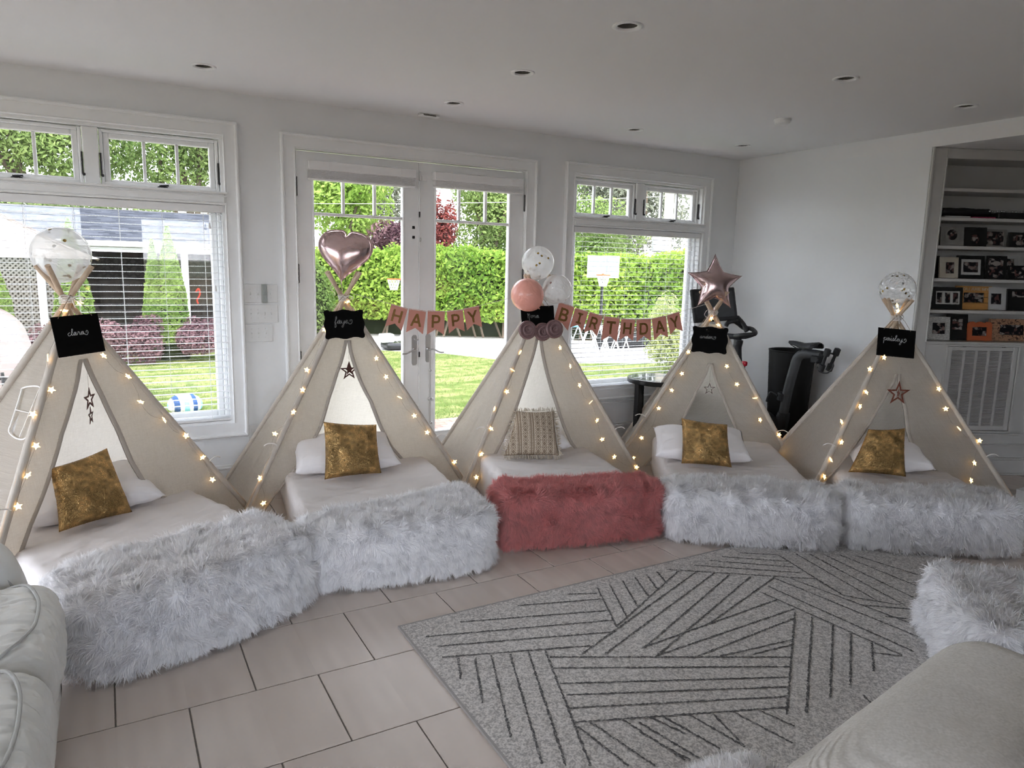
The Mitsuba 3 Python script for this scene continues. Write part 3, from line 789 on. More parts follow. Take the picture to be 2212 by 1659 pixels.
def lace_col(p, n, uv):
    x, y = uv.x, uv.y
    b = x * 9.0
    band = b - dr.floor(b)
    kind = cell_rand(b, 0, 4)
    dx = dr.abs(band - 0.5) * 2
    yy = y * 7.0
    fy = dr.abs(yy - dr.floor(yy) - 0.5) * 2
    diamond = smoothstep(0.06, 0.0, dr.abs(dx + fy - 0.75) - 0.07) + smoothstep(0.06, 0.0, dr.abs(dx + fy - 1.3) - 0.07)
    dots = smoothstep(0.1, -0.1, dr.sqrt(dr.square(dr.abs(y * 34 - dr.floor(y * 34) - 0.5)) + dr.square(band * 2.5 - dr.floor(band * 2.5) - 0.5)) - 0.27)
    lines = smoothstep(0.1, -0.1, dr.abs(band * 4 - dr.floor(band * 4) - 0.5) - 0.2)
    pat = dr.select(kind < 0.4, diamond, dr.select(kind < 0.72, dots, lines))
    edge = smoothstep(0.06, 0.0, dr.minimum(band, 1 - band) - 0.03)
    t = dr.clip(dr.maximum(pat, edge), 0, 1) * (0.75 + 0.25 * cell_rand(x * 180, y * 180, 3))
    return mix((0.24, 0.185, 0.13), (0.60, 0.52, 0.42), t)


LACE = mat('lace', {'type': 'twosided', 'bsdf': {'type': 'diffuse', 'reflectance': proc(lace_col)}})
YARN = mat('yarn', matte((0.52, 0.46, 0.37)))
# bottom-left, bottom-right, top-left, top-right in the photograph, lean of the pillow
PIL = {1: ((127, 1150), (286, 1106), (108, 1012), (231, 968), 0.45), 2: ((701, 1036), (824, 1022), (699, 911), (813, 917), 0.32), 3: ((1088, 985), (1208, 984), (1116, 888), (1197, 888), 0.5), 4: ((1472, 1001), (1581, 1010), (1472, 903), (1571, 917), 0.35),
       5: ((1832, 1020), (1957, 1030), (1876, 927), (1955, 925), 0.42)}
PQ = {}
for k, (bl, br, tl, tr, lean) in PIL.items():
    z = MH + 0.025
    BLp, BRp = at(*bl, (0, 0, z), (0, 0, 1)), at(*br, (0, 0, z), (0, 0, 1))
    X = unit(BRp - BLp)
    back = unit(np.cross([0, 0, 1], X))
    up = unit(np.array([0, 0, 1]) * math.cos(lean) + back * math.sin(lean))
    N = np.cross(X, up)
    quad = [BLp, BRp, at(*tr, BLp, N), at(*tl, BLp, N)]
    PQ[k] = quad
    m = pillow_mesh(quad, 0.13, 30, 0.05, k, 0.02)
    q = np.array(quad)
    loc = m.vertices - q[0]
    uv = np.stack([loc @ X / np.linalg.norm(q[1] - q[0]), loc @ up / np.linalg.norm(q[3] - q[0])], 1)
    if k != 3:
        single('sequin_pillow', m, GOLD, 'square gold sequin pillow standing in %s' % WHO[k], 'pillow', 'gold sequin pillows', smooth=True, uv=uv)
    else:
        t = thing('tasselled_pillow', 'square tan woven pillow with fringed edges in the middle tent', 'pillow')
        part(t, 'cover', m, LACE, True, uv=uv)
        rng = np.random.default_rng(4)
        fs = []
        for a, b in ((0, 1), (1, 2), (2, 3), (3, 0)):
            e = unit(q[b] - q[a])
            o = unit(np.cross(e, N)) * (1 if np.cross(e, N) @ (q.mean(0) - q[a]) < 0 else -1)
            for i in range(70):
                f = (i + rng.random()) / 70
                bend = 0.05 * 4 * f * (1 - f) * 0.25 * np.linalg.norm(q[b] - q[a])
                p = q[a] + (q[b] - q[a]) * f - o * bend
                d = o * rng.uniform(0.018, 0.032) + e * rng.uniform(-0.012, 0.012) + N * rng.uniform(-0.012, 0.012)
                fs.append(tube([p, p + d * 0.5 + N * rng.uniform(-0.004, 0.004), p + d], [0.0025, 0.002, 0.0012], 4))
        part(t, 'fringe', cat_(fs), YARN, kind='stuff', label='frayed yarn fringe')

# white bed pillows behind
PILW = mat('pillowcase', matte((0.82, 0.80, 0.80)))
WP = {1: (0.46, 1.22, 0.05), 2: (0.50, 1.12, 0.0), 3: (0.53, 1.10, 0.0), 4: (0.50, 1.02, 0.0), 5: (0.56, 1.0, 0.0)}
for k, (fx, dy, rr) in WP.items():
    o, X, Y, w, ln = BF[k]
    g = (PQ[k][0] + PQ[k][1]) / 2
    dy = (g - o) @ Y + 0.12
    fx = ((g - o) @ X) / w + (0.06 if k in (1, 5) else 0.0)
    hw = {3: 0.25, 5: 0.26}.get(k, 0.33)
    fx += {3: 0.10, 5: 0.12}.get(k, 0.0)
    c = o + X * fx * w + Y * dy + [0, 0, MH + 0.012]
    up = unit(np.array([0, 0, 1]) * 0.30 + Y * 0.95)
    q = [c - X * hw, c + X * hw, c + X * (hw - 0.01) + up * 0.40, c - X * (hw - 0.01) + up * 0.40]
    m = pillow_mesh([p + np.cross(X, up) * 0.0 + [0, 0, 0.03] for p in q], 0.17, 24, 0.05, 20 + k, 0.03, 0.38)
    single('bed_pillow', m, PILW, 'white bed pillow lying behind the %s in %s' % ('gold pillow' if k != 3 else 'fringed pillow', WHO[k]), 'pillow', 'white bed pillows', smooth=True)

# ------------------------------------------------------------------ fur throws
FURW = mat('fur_white', matte((0.84, 0.84, 0.855)))
FURP = mat('fur_pink', matte((0.66, 0.28, 0.27)))
PILE = mat('fur_pile', {'type': 'principledthin', 'base_color': {'type': 'mesh_attribute', 'name': 'vertex_color'}, 'roughness': 0.6, 'diff_trans': 0.8})
FURC = {FURW: np.array([0.95, 0.95, 0.96]), FURP: np.array([0.72, 0.325, 0.315])}


def fur(body, count, length, seed, clump=17.0, width=0.0036, down=0.7, skip=None):
    """Tapered strands rooted on the mesh, drawn together in tufts; returns (mesh, normals)."""
    rng = np.random.default_rng(seed)
    v, f = np.asarray(body.vertices), np.asarray(body.faces)
    nn = vnorm(body)
    a, b, c = v[f[:, 0]], v[f[:, 1]], v[f[:, 2]]
    ar = np.linalg.norm(np.cross(b - a, c - a), axis=1)
    if skip is not None:
        ar = ar * ~skip((a + b + c) / 3)
    i = rng.choice(len(f), count, p=ar / ar.sum())
    r1, r2 = np.sqrt(rng.random(count)), rng.random(count)
    w = np.stack([1 - r1, r1 * (1 - r2), r1 * r2], 1)[..., None]
    p = a[i] * w[:, 0] + b[i] * w[:, 1] + c[i] * w[:, 2]
    n = nn[f[i, 0]] * w[:, 0] + nn[f[i, 1]] * w[:, 1] + nn[f[i, 2]] * w[:, 2]
    n /= np.linalg.norm(n, axis=1, keepdims=True) + 1e-9
    fld = np.stack([fr(p, seed + 1 + k, clump, 2) for k in range(3)], 1) * 2.6
    big = np.stack([fr(p, seed + 11 + k, clump * 0.3, 2) for k in range(3)], 1) * 2.2
    fine = rng.normal(0, 0.22, (count, 3))
    d = 0.50 * n + fld * 1.15 + big * 0.9 + fine + np.array([0, 0, -1.0]) * (down * (1 - np.abs(n[:, 2:])))
    d -= n * np.minimum((d * n).sum(1, keepdims=True) - 0.22, 0)
    d /= np.linalg.norm(d, axis=1, keepdims=True)
    ln = length * rng.uniform(0.65, 1.25, count)[:, None] * (1 + 0.5 * fr(p, seed + 5, clump * 0.6, 2)[:, None])
    mid = p + d * ln * 0.55
    d2 = d + np.array([0, 0, -0.35]) + fine * 0.6 + fld * 0.3
    d2 -= n * np.minimum((d2 * n).sum(1, keepdims=True) - 0.05, 0)
    d2 /= np.linalg.norm(d2, axis=1, keepdims=True)
    tip = mid + d2 * ln * 0.5
    s = np.cross(d, n + rng.normal(0, 0.5, (count, 3)))
    s /= np.linalg.norm(s, axis=1, keepdims=True) + 1e-9
    s *= width / 2 * rng.uniform(0.7, 1.4, count)[:, None]
    root = p - n * 0.002
    vs = np.stack([root - s, root + s, mid - s * 0.8, mid + s * 0.8, tip], 1)
    vs[..., 2] = np.maximum(vs[..., 2], 0.002)
    k = np.arange(count)[:, None, None] * 5
    fs = (k + np.array([[0, 1, 3], [0, 3, 2], [2, 3, 4]])[None]).reshape(-1, 3)
    side = np.cross(s, d)
    side /= np.linalg.norm(side, axis=1, keepdims=True) + 1e-9
    side *= np.sign((side * n).sum(1, keepdims=True) + 1e-9)
    sn = 0.62 * n + 0.60 * side + 0.15 * d + np.array([0, 0, 0.15])
    sn /= np.linalg.norm(sn, axis=1, keepdims=True)
    ns = np.repeat(sn[:, None], 5, 1)
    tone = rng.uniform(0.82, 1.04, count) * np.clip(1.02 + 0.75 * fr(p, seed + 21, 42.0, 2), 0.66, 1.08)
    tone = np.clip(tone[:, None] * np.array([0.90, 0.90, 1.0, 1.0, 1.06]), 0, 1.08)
    return vs.reshape(-1, 3), fs, ns.reshape(-1, 3), tone.reshape(-1)


def fur_part(parent, body, m, count, length, seed, **kw):
    vs, fs, ns, tone = fur(body, count, length, seed, **kw)
    key = numbered(parent + '__pile')
    scene[key] = {'type': 'ply', 'filename': meshkit.write_ply((vs, fs), normals=ns, color=np.clip(tone[:, None] * FURC[m], 0, 0.965)), 'face_normals': False, 'bsdf': {'type': 'ref', 'id': PILE}}
    return tag(key, 'long shaggy pile', kind='stuff')


def throw(frame, w, dl, dr, zt, zb, m, label, seed, group=None, count=62000, bow=0.03, side=0.035, length=0.046):
    o, X, Y = frame
    dm = max(dl, dr)
    ext = (w + 2 * side, dm + 0.05, zt)
    b = rbox(ext, 0.075, 0.018)
    v = b.vertices + [w / 2, dm / 2 - 0.045 + 0.02, zt / 2]
    c = v[b.faces].mean(1)
    fnr = np.cross(v[b.faces[:, 1]] - v[b.faces[:, 0]], v[b.faces[:, 2]] - v[b.faces[:, 0]])
    fnr /= np.linalg.norm(fnr, axis=1, keepdims=True)
    keep = (c[:, 2] > zb) & (fnr[:, 1] < 0.8) & (fnr[:, 2] > -0.5)
    t = np.clip(v[:, 0] / w, 0, 1)
    sc = (dl + (dr - dl) * t) / dm
    v[:, 1] = np.where(v[:, 1] > 0.03, 0.03 + (v[:, 1] - 0.03) * sc + 0.025 * fr(np.stack([v[:, 0] * 5, v[:, 0] * 0, v[:, 0] * 0 + seed], -1), seed), v[:, 1])
    v[:, 1] -= np.where(v[:, 1] < 0.03, bow * np.sqrt(np.clip(1 - (2 * t - 1) ** 2, 0, 1)) * (1 - 0.65 * np.clip(v[:, 2] / zt, 0, 1)), 0)
    body = trimesh.Trimesh(v, b.faces[keep], process=False)
    nn = vnorm(body)
    v = v + nn * (0.035 * fr(v, seed, 5.0) + 0.030 * fr(v, seed + 3, 18.0))[:, None]
    body = mv(trimesh.Trimesh(v, b.faces[keep], process=False), M4(X, Y, (0, 0, 1), o))
    body.remove_unreferenced_vertices()
    t = thing('fur_throw', label, 'blanket', group)
    part(t, 'backing', body, m, True)
    fur_part(t, body, m, count, length, seed)
    return t


TH = {1: (0.36, 0.46, 0.325, 0.0), 2: (0.16, 0.46, 0.325, 0.0), 3: (0.30, 0.27, 0.325, 0.035), 4: (0.30, 0.26, 0.32, 0.0), 5: (0.27, 0.30, 0.32, 0.02)}
for k, (dl, d_r, zt, zb) in TH.items():
    o, X, Y, w, ln = BF[k]
    lab = 'white shaggy fur throw over the foot of the bed in %s' % WHO[k] if k != 3 else 'dusty pink shaggy fur throw over the foot of the middle bed'
    throw((o, X, Y), w, dl, d_r, zt, zb, FURP if k == 3 else FURW, lab, 100 + 17 * k, 'white fur throws' if k != 3 else None, 70000 if k < 3 else 56000, {1: 0.15, 2: 0.07, 3: 0.02, 4: 0.04, 5: 0.04}[k])

# the sixth bed at the right edge, and the fur cushion at the bottom edge
o6, X6 = np.array([2.77, 1.31, 0.0]), unit([0.66, -0.75, 0])
Y6 = np.array([-X6[1], X6[0], 0])
m = rbox((0.92, 0.62, 0.29), 0.05, 0.06)
single('mattress', mv(m, M4(X6, Y6, (0, 0, 1), o6 + X6 * 0.46 + Y6 * 0.33 + [0, 0, 0.148])), SHEET, 'low mattress under the white fur throw at the right edge', 'mattress', 'mattresses in white sheets', smooth=True)
throw((o6, X6, Y6), 0.92, 0.64, 0.64, 0.33, 0.0, FURW, 'white shaggy fur throw at the right edge beside the beige bolster', 300, 'white fur throws', 60000, 0.03)
b = rbox((0.36, 0.36, 0.30), 0.13, 0.02)
b = shift(b, 1.36, 1.10, 0.155)
t = thing('fur_pouf', 'round white fur pouf on the rug at the bottom edge', 'pouf')
part(t, 'body', b, FURW, True)
fur_part(t, b, FURW, 26000, 0.035, 77)

# ------------------------------------------------------------------ chalkboards with names
GLYPH = {
    'c': (0.95, [(.72, .80), (.45, 1.0), (.10, .72), (.06, .32), (.32, 0), (.65, .12), (.95, .40)]),
    'l': (0.62, [(0, .3), (.35, 1.2), (.47, 1.9), (.28, 2.1), (.14, 1.6), (.14, .5), (.30, 0), (.62, .25)]),
    'a': (1.1, [(.74, .82), (.45, 1.0), (.12, .70), (.10, .25), (.35, 0), (.64, .30), (.77, .95), (.75, .30), (.88, 0), (1.1, .28)]),
    'r': (0.98, [(0, .3), (.25, 1.08), (.36, .86), (.64, .90), (.60, .3), (.74, 0), (.98, .28)]),
    'f': (0.66, [(0, .3), (.40, 1.3), (.48, 2.0), (.30, 2.2), (.17, 1.6), (.15, 0), (.14, -1.0), (.30, -1.2), (.46, -.6), (.24, .04), (.66, .28)]),
    'y': (0.98, [(0, .9), (.10, .3), (.35, .05), (.64, .40), (.75, 1.0), (.71, 0), (.60, -.9), (.35, -1.2), (.20, -.9), (.50, -.3), (.98, .32)]),
    'e': (0.80, [(0, .3), (.40, .52), (.60, .85), (.40, 1.02), (.13, .75), (.13, .25), (.40, 0), (.80, .3)]),
    'N': (1.25, [(0, 1.55), (.12, 1.80), (.26, 1.55), (.24, .7), (.22, 0), (.30, .9), (.52, 1.65), (.78, 1.6), (.84, .9), (.80, -.2), (.90, -.9), (1.1, -1.05)]),
    'o': (0.86, [(.60, .95), (.22, .92), (.06, .45), (.30, 0), (.64, .35), (.54, .92), (.86, .82)]),
    'd': (1.1, [(.72, .82), (.40, 1.0), (.10, .65), (.10, .2), (.35, 0), (.66, .35), (.82, 1.9), (.74, .3), (.88, 0), (1.1, .28)]),
    'n': (1.02, [(0, .3), (.15, 1.0), (.18, .05), (.20, .5), (.45, 1.0), (.66, .8), (.66, .2), (.82, 0), (1.02, .28)]),
    'p': (0.92, [(0, .5), (.20, 1.0), (.18, -1.1), (.20, .5), (.50, 1.0), (.78, .7), (.70, .12), (.40, .04), (.92, .3)]),
    'i': (0.56, [(0, .3), (.20, 1.0), (.20, .2), (.36, 0), (.56, .28)]),
    's': (0.72, [(0, .25), (.40, 1.12), (.36, .70), (.54, .32), (.35, 0), (.12, .12), (.72, .28)]),
}


def script_strokes(word, swirl):
    x, line, out = 0.0, [], []
    for ch in word:
        w, g = GLYPH[ch]
        line += [(x + a, b) for a, b in g] if not line else [(x + a, b) for a, b in g]
        if ch == 'i':
            out.append([(x + 0.2, 1.45), (x + 0.12, 1.6), (x + 0.2, 1.55), (x + 0.29, 1.62), (x + 0.2, 1.45)])
        if ch == 'N':
            out.append(line); line = []
        x += w
    if swirl:
        line += [(x + a, b) for a, b in ((.12, .0), (.42, -.25), (.85, -.08), (1.05, .55), (.85, 1.1), (.50, 1.02), (.45, .66), (.68, .64))]
        x += 1.05
    out.append(line)
    return x, out


BOARD = mat('board', matte((0.006, 0.006, 0.006)))
CHALK = mat('chalk', matte((0.62, 0.62, 0.62)))
CHALKD = mat('chalk_faint', matte((0.30, 0.30, 0.29)))
SB = {1: ((106.7, 686), (209, 676.6), (134.7, 772), 0, (0.27, 0.40, 0.43), True), 2: ((698, 671), (784, 669), (705, 733), 1, (0.25, 0.37, 0.44), True), 3: ((1124, 663), (1195, 660), (1126, 722), 0, (0.17, 0.33, 0.36), False),
      4: ((1497, 704), (1574, 709), (1494, 760), 1, (0.22, 0.35, 0.44), True), 5: ((1897, 707), (1978, 715), (1894, 767), 0, (0.15, 0.34, 0.60), True)}
for k, (tl, tr, bl, wavy, (fx, fy, fw), swirl) in SB.items():
    f = TF[k]
    n = f['n']
    o = f['L'] + n * 0.075 - np.array([0, 0, 0.06])
    n2 = unit(n * [1, 1, 0.55])
    A, B, D = at(*tl, o, n2), at(*tr, o, n2), at(*bl, o, n2)
    X = unit(B - A)
    Y = unit(np.cross(n2, X))
    w, h = np.linalg.norm(B - A), abs((D - A) @ Y)
    M = M4(X, Y, np.cross(X, Y), A)
    adj = 'scalloped' if wavy else 'rectangular'
    t = thing('chalkboard_sign', '%s black chalkboard reading %s hung on the front of %s' % (adj, NAMES[k], WHO[k]), 'sign')
    if wavy:
        tt = np.linspace(0, 1, 40, endpoint=False)
        off = 0.0055 * np.cos(4 * math.pi * tt) - 0.002
        poly = np.vstack([np.stack([w * tt, off], 1), np.stack([w + off, -h * tt], 1), np.stack([w * (1 - tt), -h - off], 1), np.stack([-off, -h * (1 - tt)], 1)])
        poly = Polygon(poly).buffer(-0.018).buffer(0.018, 8)
        m = mv(prism(poly, 0.006), M)
    else:
        m = mv(bev(0, w, -h, 0, 0, 0.006, 0.0015), M)
    part(t, 'board', m, BOARD)
    total, strokes = script_strokes(NAMES[k], swirl)
    sc = fw * w / total
    tubes = []
    for s in strokes:
        p = np.array(s)
        p3 = np.stack([fx * w + p[:, 0] * sc + p[:, 1] * sc * 0.10, -fy * h - 0.10 * h + p[:, 1] * sc * 0.82, np.full(len(p), 0.0063)], 1)
        tubes.append(tube(spline(p3, 7), 0.0012, 5, flat=0.4))
    part(t, 'lettering', mv(cat_(tubes), M), CHALK if k in (1, 5) else CHALKD, True, label='handwritten name %s in chalk' % NAMES[k])
    top = f['L'] + n * 0.03 + np.array([0, 0, 0.02])
    for xx in (0.14, 0.86):
        e = A + X * xx * w - Y * 0.012 * 0 + n2 * 0.008
        part(t, 'hanging_cord', tube([top, (top + e) / 2 + n * 0.006, e - Y * 0.010], 0.0016, 6), mat('jute', matte((0.23, 0.18, 0.13))) if 'm_jute' not in scene else 'm_jute')

# ------------------------------------------------------------------ star string lights
WIRE = mat('wire', matte((0.45, 0.40, 0.34)))
GLOWM = mat('star_plastic', matte((0.85, 0.75, 0.5)))
STARS = {
    1: [(172, 654), (139, 671), (103, 773), (111, 842), (71, 895), (78, 963), (60, 1027), (39, 1094)],
    -1: [(224, 768), (277, 813), (304, 868), (355, 907), (402, 941), (438, 988), (459, 1036)],
    2: [(751, 652), (701, 712), (663, 799), (654, 842), (634, 890), (594, 937), (561, 1033), (569, 1087)],
    -2: [(813, 774), (834, 814), (863, 858), (895, 898), (923, 934), (982, 998)],
    3: [(1124, 761), (1107, 799), (1095, 846), (1068, 883), (1061, 926), (1040, 981), (1029, 1031)],
    -3: [(1210, 751), (1232, 791), (1252, 832), (1276, 869), (1290, 908), (1301, 949), (1327, 987), (1375, 1009)],
    4: [(1537, 688), (1552, 702), (1487, 760), (1473, 807), (1451, 843), (1423, 882), (1386, 946), (1368, 989)],
    -4: [(1570, 791), (1592, 830), (1631, 860), (1642, 907), (1683, 939), (1704, 984), (1703, 1024)],
    5: [(1940, 672), (1938, 660), (1910, 772), (1879, 797), (1871, 847), (1858, 878), (1818, 911), (1818, 955), (1795, 993), (1781, 1030)],
    -5: [(2028, 840), (2043, 883), (2072, 926), (2116, 952), (2105, 1000), (2098, 1038)]}
rng = np.random.default_rng(8)
for k in TENT:
    f = TF[k]
    n, L, F = f['n'], f['L'], f['F']
    t = thing('star_string_light', 'string of small glowing star lights draped along the front edges of %s' % WHO[k], 'string lights', 'star string lights')
    paths = []
    for sg in (1, -1):
        pts = []
        for i, (px, py) in enumerate(STARS[sg * k]):
            p = at(px, py, L + n * 0.030, n)
            pole = F['FL'] if sg > 0 else F['FR']
            # on the side panel the plane bends away: keep the star beside the pole
            q = L + (pole - L) * np.clip(((p - L) @ (pole - L)) / ((pole - L) @ (pole - L)), 0, 1)
            out = (p - q) @ f['U'] * (-sg)
            if out > 0.03 and k not in (5,):
                p = p + f['V'] * out * 0.9
                p = at(px, py, p, unit(n + 0.6 * (-sg) * f['U']))
            pts.append(p)
            z = unit(n + rng.normal(0, 0.55, 3))
            x = unit(np.cross(rng.normal(0, 1, 3), z))
            sm = mv(shift(prism(star_outline(0.0195, 0.0095), 0.005), 0, 0, -0.0025), M4(x, np.cross(z, x), z, p))
            key = part(t, 'star_bulb', sm, GLOWM)
            scene[key]['emitter'] = {'type': 'area', 'radiance': {'type': 'rgb', 'value': [STAR_R * 1.0, STAR_R * 0.58, STAR_R * 0.17]}}
        w = [pts[0]]
        for a, b in zip(pts, pts[1:]):
            m_ = (a + b) / 2 + [0, 0, -0.018] + n * rng.uniform(-0.004, 0.006) + f['U'] * rng.uniform(-0.02, 0.02)
            w += [m_, b]
        paths.append(tube(spline(np.array(w) - n * 0.006, 5), 0.0009, 5))
    part(t, 'wire', cat_(paths), WIRE)
    p = L - n * 0.05
import shapely

# ------------------------------------------------------------------ balloons
def conf_col(p, n, uv):
    r = cell_rand(p.x * 60, p.y * 60, p.z * 60)
    return mix((0.50, 0.34, 0.10), (0.10, 0.08, 0.04), smoothstep(0.3, 0.8, r))


CONF = mat('confetti_gold', {'type': 'twosided', 'bsdf': {'type': 'principled', 'base_color': proc(conf_col), 'metallic': 0.7, 'roughness': 0.35}})
CONFP = mat('confetti_pink', rough((0.30, 0.20, 0.19), 0.4, 0.5, 0.5))
CLEARB = mat('clear_balloon', {'type': 'blendbsdf', 'weight': 0.58, 'a': {'type': 'thindielectric', 'int_ior': 1.35}, 'b': {'type': 'principledthin', 'base_color': {'type': 'rgb', 'value': [0.9, 0.9, 0.9]}, 'roughness': 0.5, 'diff_trans': 1.1}})
CLEARC = mat('clearer_balloon', {'type': 'blendbsdf', 'weight': 0.10, 'a': {'type': 'thindielectric', 'int_ior': 1.4}, 'b': {'type': 'principledthin', 'base_color': {'type': 'rgb', 'value': [0.9, 0.9, 0.9]}, 'roughness': 0.5, 'diff_trans': 1.1}})
LATEX = mat('pink_latex', {'type': 'twosided', 'bsdf': {'type': 'principled', 'base_color': {'type': 'rgb', 'value': [0.78, 0.36, 0.29]}, 'roughness': 0.25, 'specular': 0.5, 'clearcoat': 0.4, 'clearcoat_gloss': 0.8}})
FOIL = mat('rose_foil', {'type': 'twosided', 'bsdf': {'type': 'roughconductor', 'material': 'none', 'alpha': 0.06, 'specular_reflectance': {'type': 'rgb', 'value': [0.70, 0.52, 0.52]}}})
RIBBON = mat('ribbon', rough((0.70, 0.60, 0.58), 0.4))


def balloon(px, py, rpx, k, fwd, tilt, m, label, cm, nconf, seed, tight):
    """A round balloon whose outline is rpx pixels in the photograph, fwd metres in front of the tent's lashing."""
    L = TF[k]['L'] + TF[k]['n'] * fwd
    c = at(px, py, L, CAM[2])
    r = rpx * ((c - EYE) @ CAM[2]) / FPX
    t = thing('balloon', label, 'balloon')
    prof = []
    for a in np.linspace(0, math.pi, 40):
        rr, zz = math.sin(a), math.cos(a)
        if zz < 0:
            rr *= 1 - 0.10 * zz * zz
            zz *= 1.06
        prof.append((max(rr, 0.0008), zz))
    prof += [(0.05, -1.07), (0.03, -1.10), (0.06, -1.14)]
    up = unit(np.array([0, 0, 1]) + CAM[0] * tilt)
    x = unit(np.cross(CAM[2], up))
    M = M4(x * r, np.cross(up, x) * r, up * r, c)
    part(t, 'skin', mv(lathe(prof[::-1], 40), M), m, True)
    rng = np.random.default_rng(seed)
    if nconf:
        bits = []
        for i in range(nconf):
            if i < nconf * tight:
                d = unit(np.array([rng.normal(0, 0.30), rng.normal(0, 0.30), -1 + rng.random() * 0.15]))
            else:
                d = unit(rng.normal(0, 1, 3))
            p = d * (1.003 if d[2] > -0.3 else 0.97)
            z = d
            a = unit(np.cross(z, rng.normal(0, 1, 3)))
            disc = trimesh.creation.cylinder(radius=0.0085 / r, height=0.0006 / r, sections=14)
            bits.append(mv(disc, M4(a, np.cross(z, a), z, p)))
        part(t, 'confetti', mv(cat_(bits), M), cm, kind='stuff', label='round metallic confetti inside')
    return c, r, t


balloon(132, 549, 58, 1, 0.0, 0.12, CLEARB, 'clear round balloon with gold confetti above the sign clara on the leftmost tent', CONF, 30, 1, 0.25)
balloon(1162, 567, 35, 3, 0.03, -0.05, CLEARB, 'clear balloon with gold confetti, topmost of the cluster on the middle tent', CONF, 34, 2, 0.3)
balloon(1139, 637, 35.5, 3, 0.16, -0.9, LATEX, 'opaque rose pink balloon, lowest of the cluster on the middle tent', None, 0, 3, 0)
balloon(1203, 624, 31.5, 3, 0.05, 0.9, CLEARB, 'clear balloon with pinkish confetti, rightmost of the cluster on the middle tent', CONFP, 24, 4, 0.2)
balloon(1938, 624, 36, 5, -0.06, 0.0, CLEARC, 'clear see-through balloon with gold confetti on the rightmost tent', CONF, 40, 5, 0.6)


def inflate(o, n=120):
    """The relaxed height of a skin blown up over the outline: root of the solution of Poisson's equation."""
    from scipy.sparse import diags
    from scipy.sparse.linalg import spsolve
    x = np.linspace(-1.12, 1.12, n)
    X, Y = np.meshgrid(x, x, indexing='ij')
    g = Polygon(o)
    inside = shapely.contains_xy(g, X, Y)
    ids = -np.ones((n, n), int)
    ids[inside] = np.arange(inside.sum())
    from scipy.sparse import lil_matrix
    m = inside.sum()
    A = lil_matrix((m, m))
    A.setdiag(4.0)
    I, J = np.nonzero(inside)
    for di, dj in ((1, 0), (-1, 0), (0, 1), (0, -1)):
        q = ids[I + di, J + dj]
        ok = q >= 0
        A[ids[I, J][ok], q[ok]] = -1.0
    u = np.zeros((n, n))
    u[inside] = spsolve(A.tocsr(), np.ones(m))
    return x, np.sqrt(np.maximum(u / u.max(), 0))


def foil(outline, t, M, crimp, seed, nr=34):
    """Two mirror skins meeting at the outline."""
    from scipy.ndimage import map_coordinates
    o = np.asarray(outline)
    n = len(o)
    rr = np.linspace(0, 1, nr) ** 0.72
    ph = np.arange(n) / n * 2 * math.pi
    cr = np.sin(ph * 23 + np.sin(ph * 5) * 1.5) + 0.6 * np.sin(ph * 41 + 2)
    gx_, hh_ = inflate(o)
    sides = []
    for sg in (1, -1):
        pts = o[None] * rr[:, None, None]
        ij = (pts - gx_[0]) / (gx_[1] - gx_[0])
        h = t * map_coordinates(hh_, [ij[..., 0].ravel(), ij[..., 1].ravel()], order=1).reshape(nr, n)
        h[-1] = 0
        h = h + crimp * cr[None] * (np.clip(rr - 0.68, 0, 1) ** 1.2 * np.clip((1 - rr) * 6, 0, 1))[:, None]
        v = np.concatenate([pts, (sg * h)[..., None]], -1).reshape(-1, 3)
        i, j = np.meshgrid(np.arange(nr - 1), np.arange(n), indexing='ij')
        q = np.stack([i * n + j, (i + 1) * n + j, (i + 1) * n + (j + 1) % n, i * n + (j + 1) % n], -1).reshape(-1, 4)
        if sg < 0:
            q = q[:, ::-1]
        sides.append(trimesh.Trimesh(v, np.vstack([q[:, [0, 1, 2]], q[:, [0, 2, 3]]]), process=False))
    seam = []
    a = np.concatenate([o * 1.0, np.full((n, 1), 0.0)], 1)
    b = np.concatenate([o * 1.055, np.full((n, 1), 0.0)], 1)
    b[:, 2] = 0.012 * cr * 0.06 / 0.06 * t * 0.5
    v = np.vstack([a, b])
    j = np.arange(n)
    q = np.stack([j, n + j, n + (j + 1) % n, (j + 1) % n], -1)
    rim = trimesh.Trimesh(v, np.vstack([q[:, [0, 1, 2]], q[:, [0, 2, 3]]]), process=False)
    return mv(cat_(sides), M), mv(rim, M)


def foil_balloon(k, px, py, spx, outline, label, tilt, yaw, seed, thick, fwd):
    L = TF[k]['L'] + TF[k]['n'] * fwd
    c = at(px, py, L, CAM[2])
    s = spx * ((c - EYE) @ CAM[2]) / FPX
    z = unit(-CAM[2] * math.cos(yaw) + CAM[0] * math.sin(yaw) + [0, 0, 0.05])
    x = unit(np.cross([0, 0, 1], z))
    y = np.cross(z, x)
    x, y = x * math.cos(tilt) + y * math.sin(tilt), -x * math.sin(tilt) + y * math.cos(tilt)
    skin, rim = foil(outline, thick, M4(x * s, y * s, z * s, c), 0.035, seed)
    t = thing('foil_balloon', label, 'balloon')
    part(t, 'skin', skin, FOIL, 50)
    part(t, 'seam', rim, FOIL, True)
    b = c - y * s * 0.95 + [0, 0, -0.02]
    part(t, 'neck', tube(spline([b + [0, 0, 0.03], b, b + [0.01, 0.01, -0.035], b + [0.0, 0, -0.06]], 5), [0.006] * 15 + [0.012], 8, flat=0.4), FOIL, True)
    part(t, 'ribbon', tube(spline([b, b - CAM[0] * 0.05 + [0, 0, 0.01], b - CAM[0] * 0.075 + [0, 0, -0.03], b - CAM[0] * 0.045 + [0, 0, -0.06], b - CAM[0] * 0.05 + [0, 0, -0.08]], 6), 0.0018, 6), RIBBON, True)
    return t


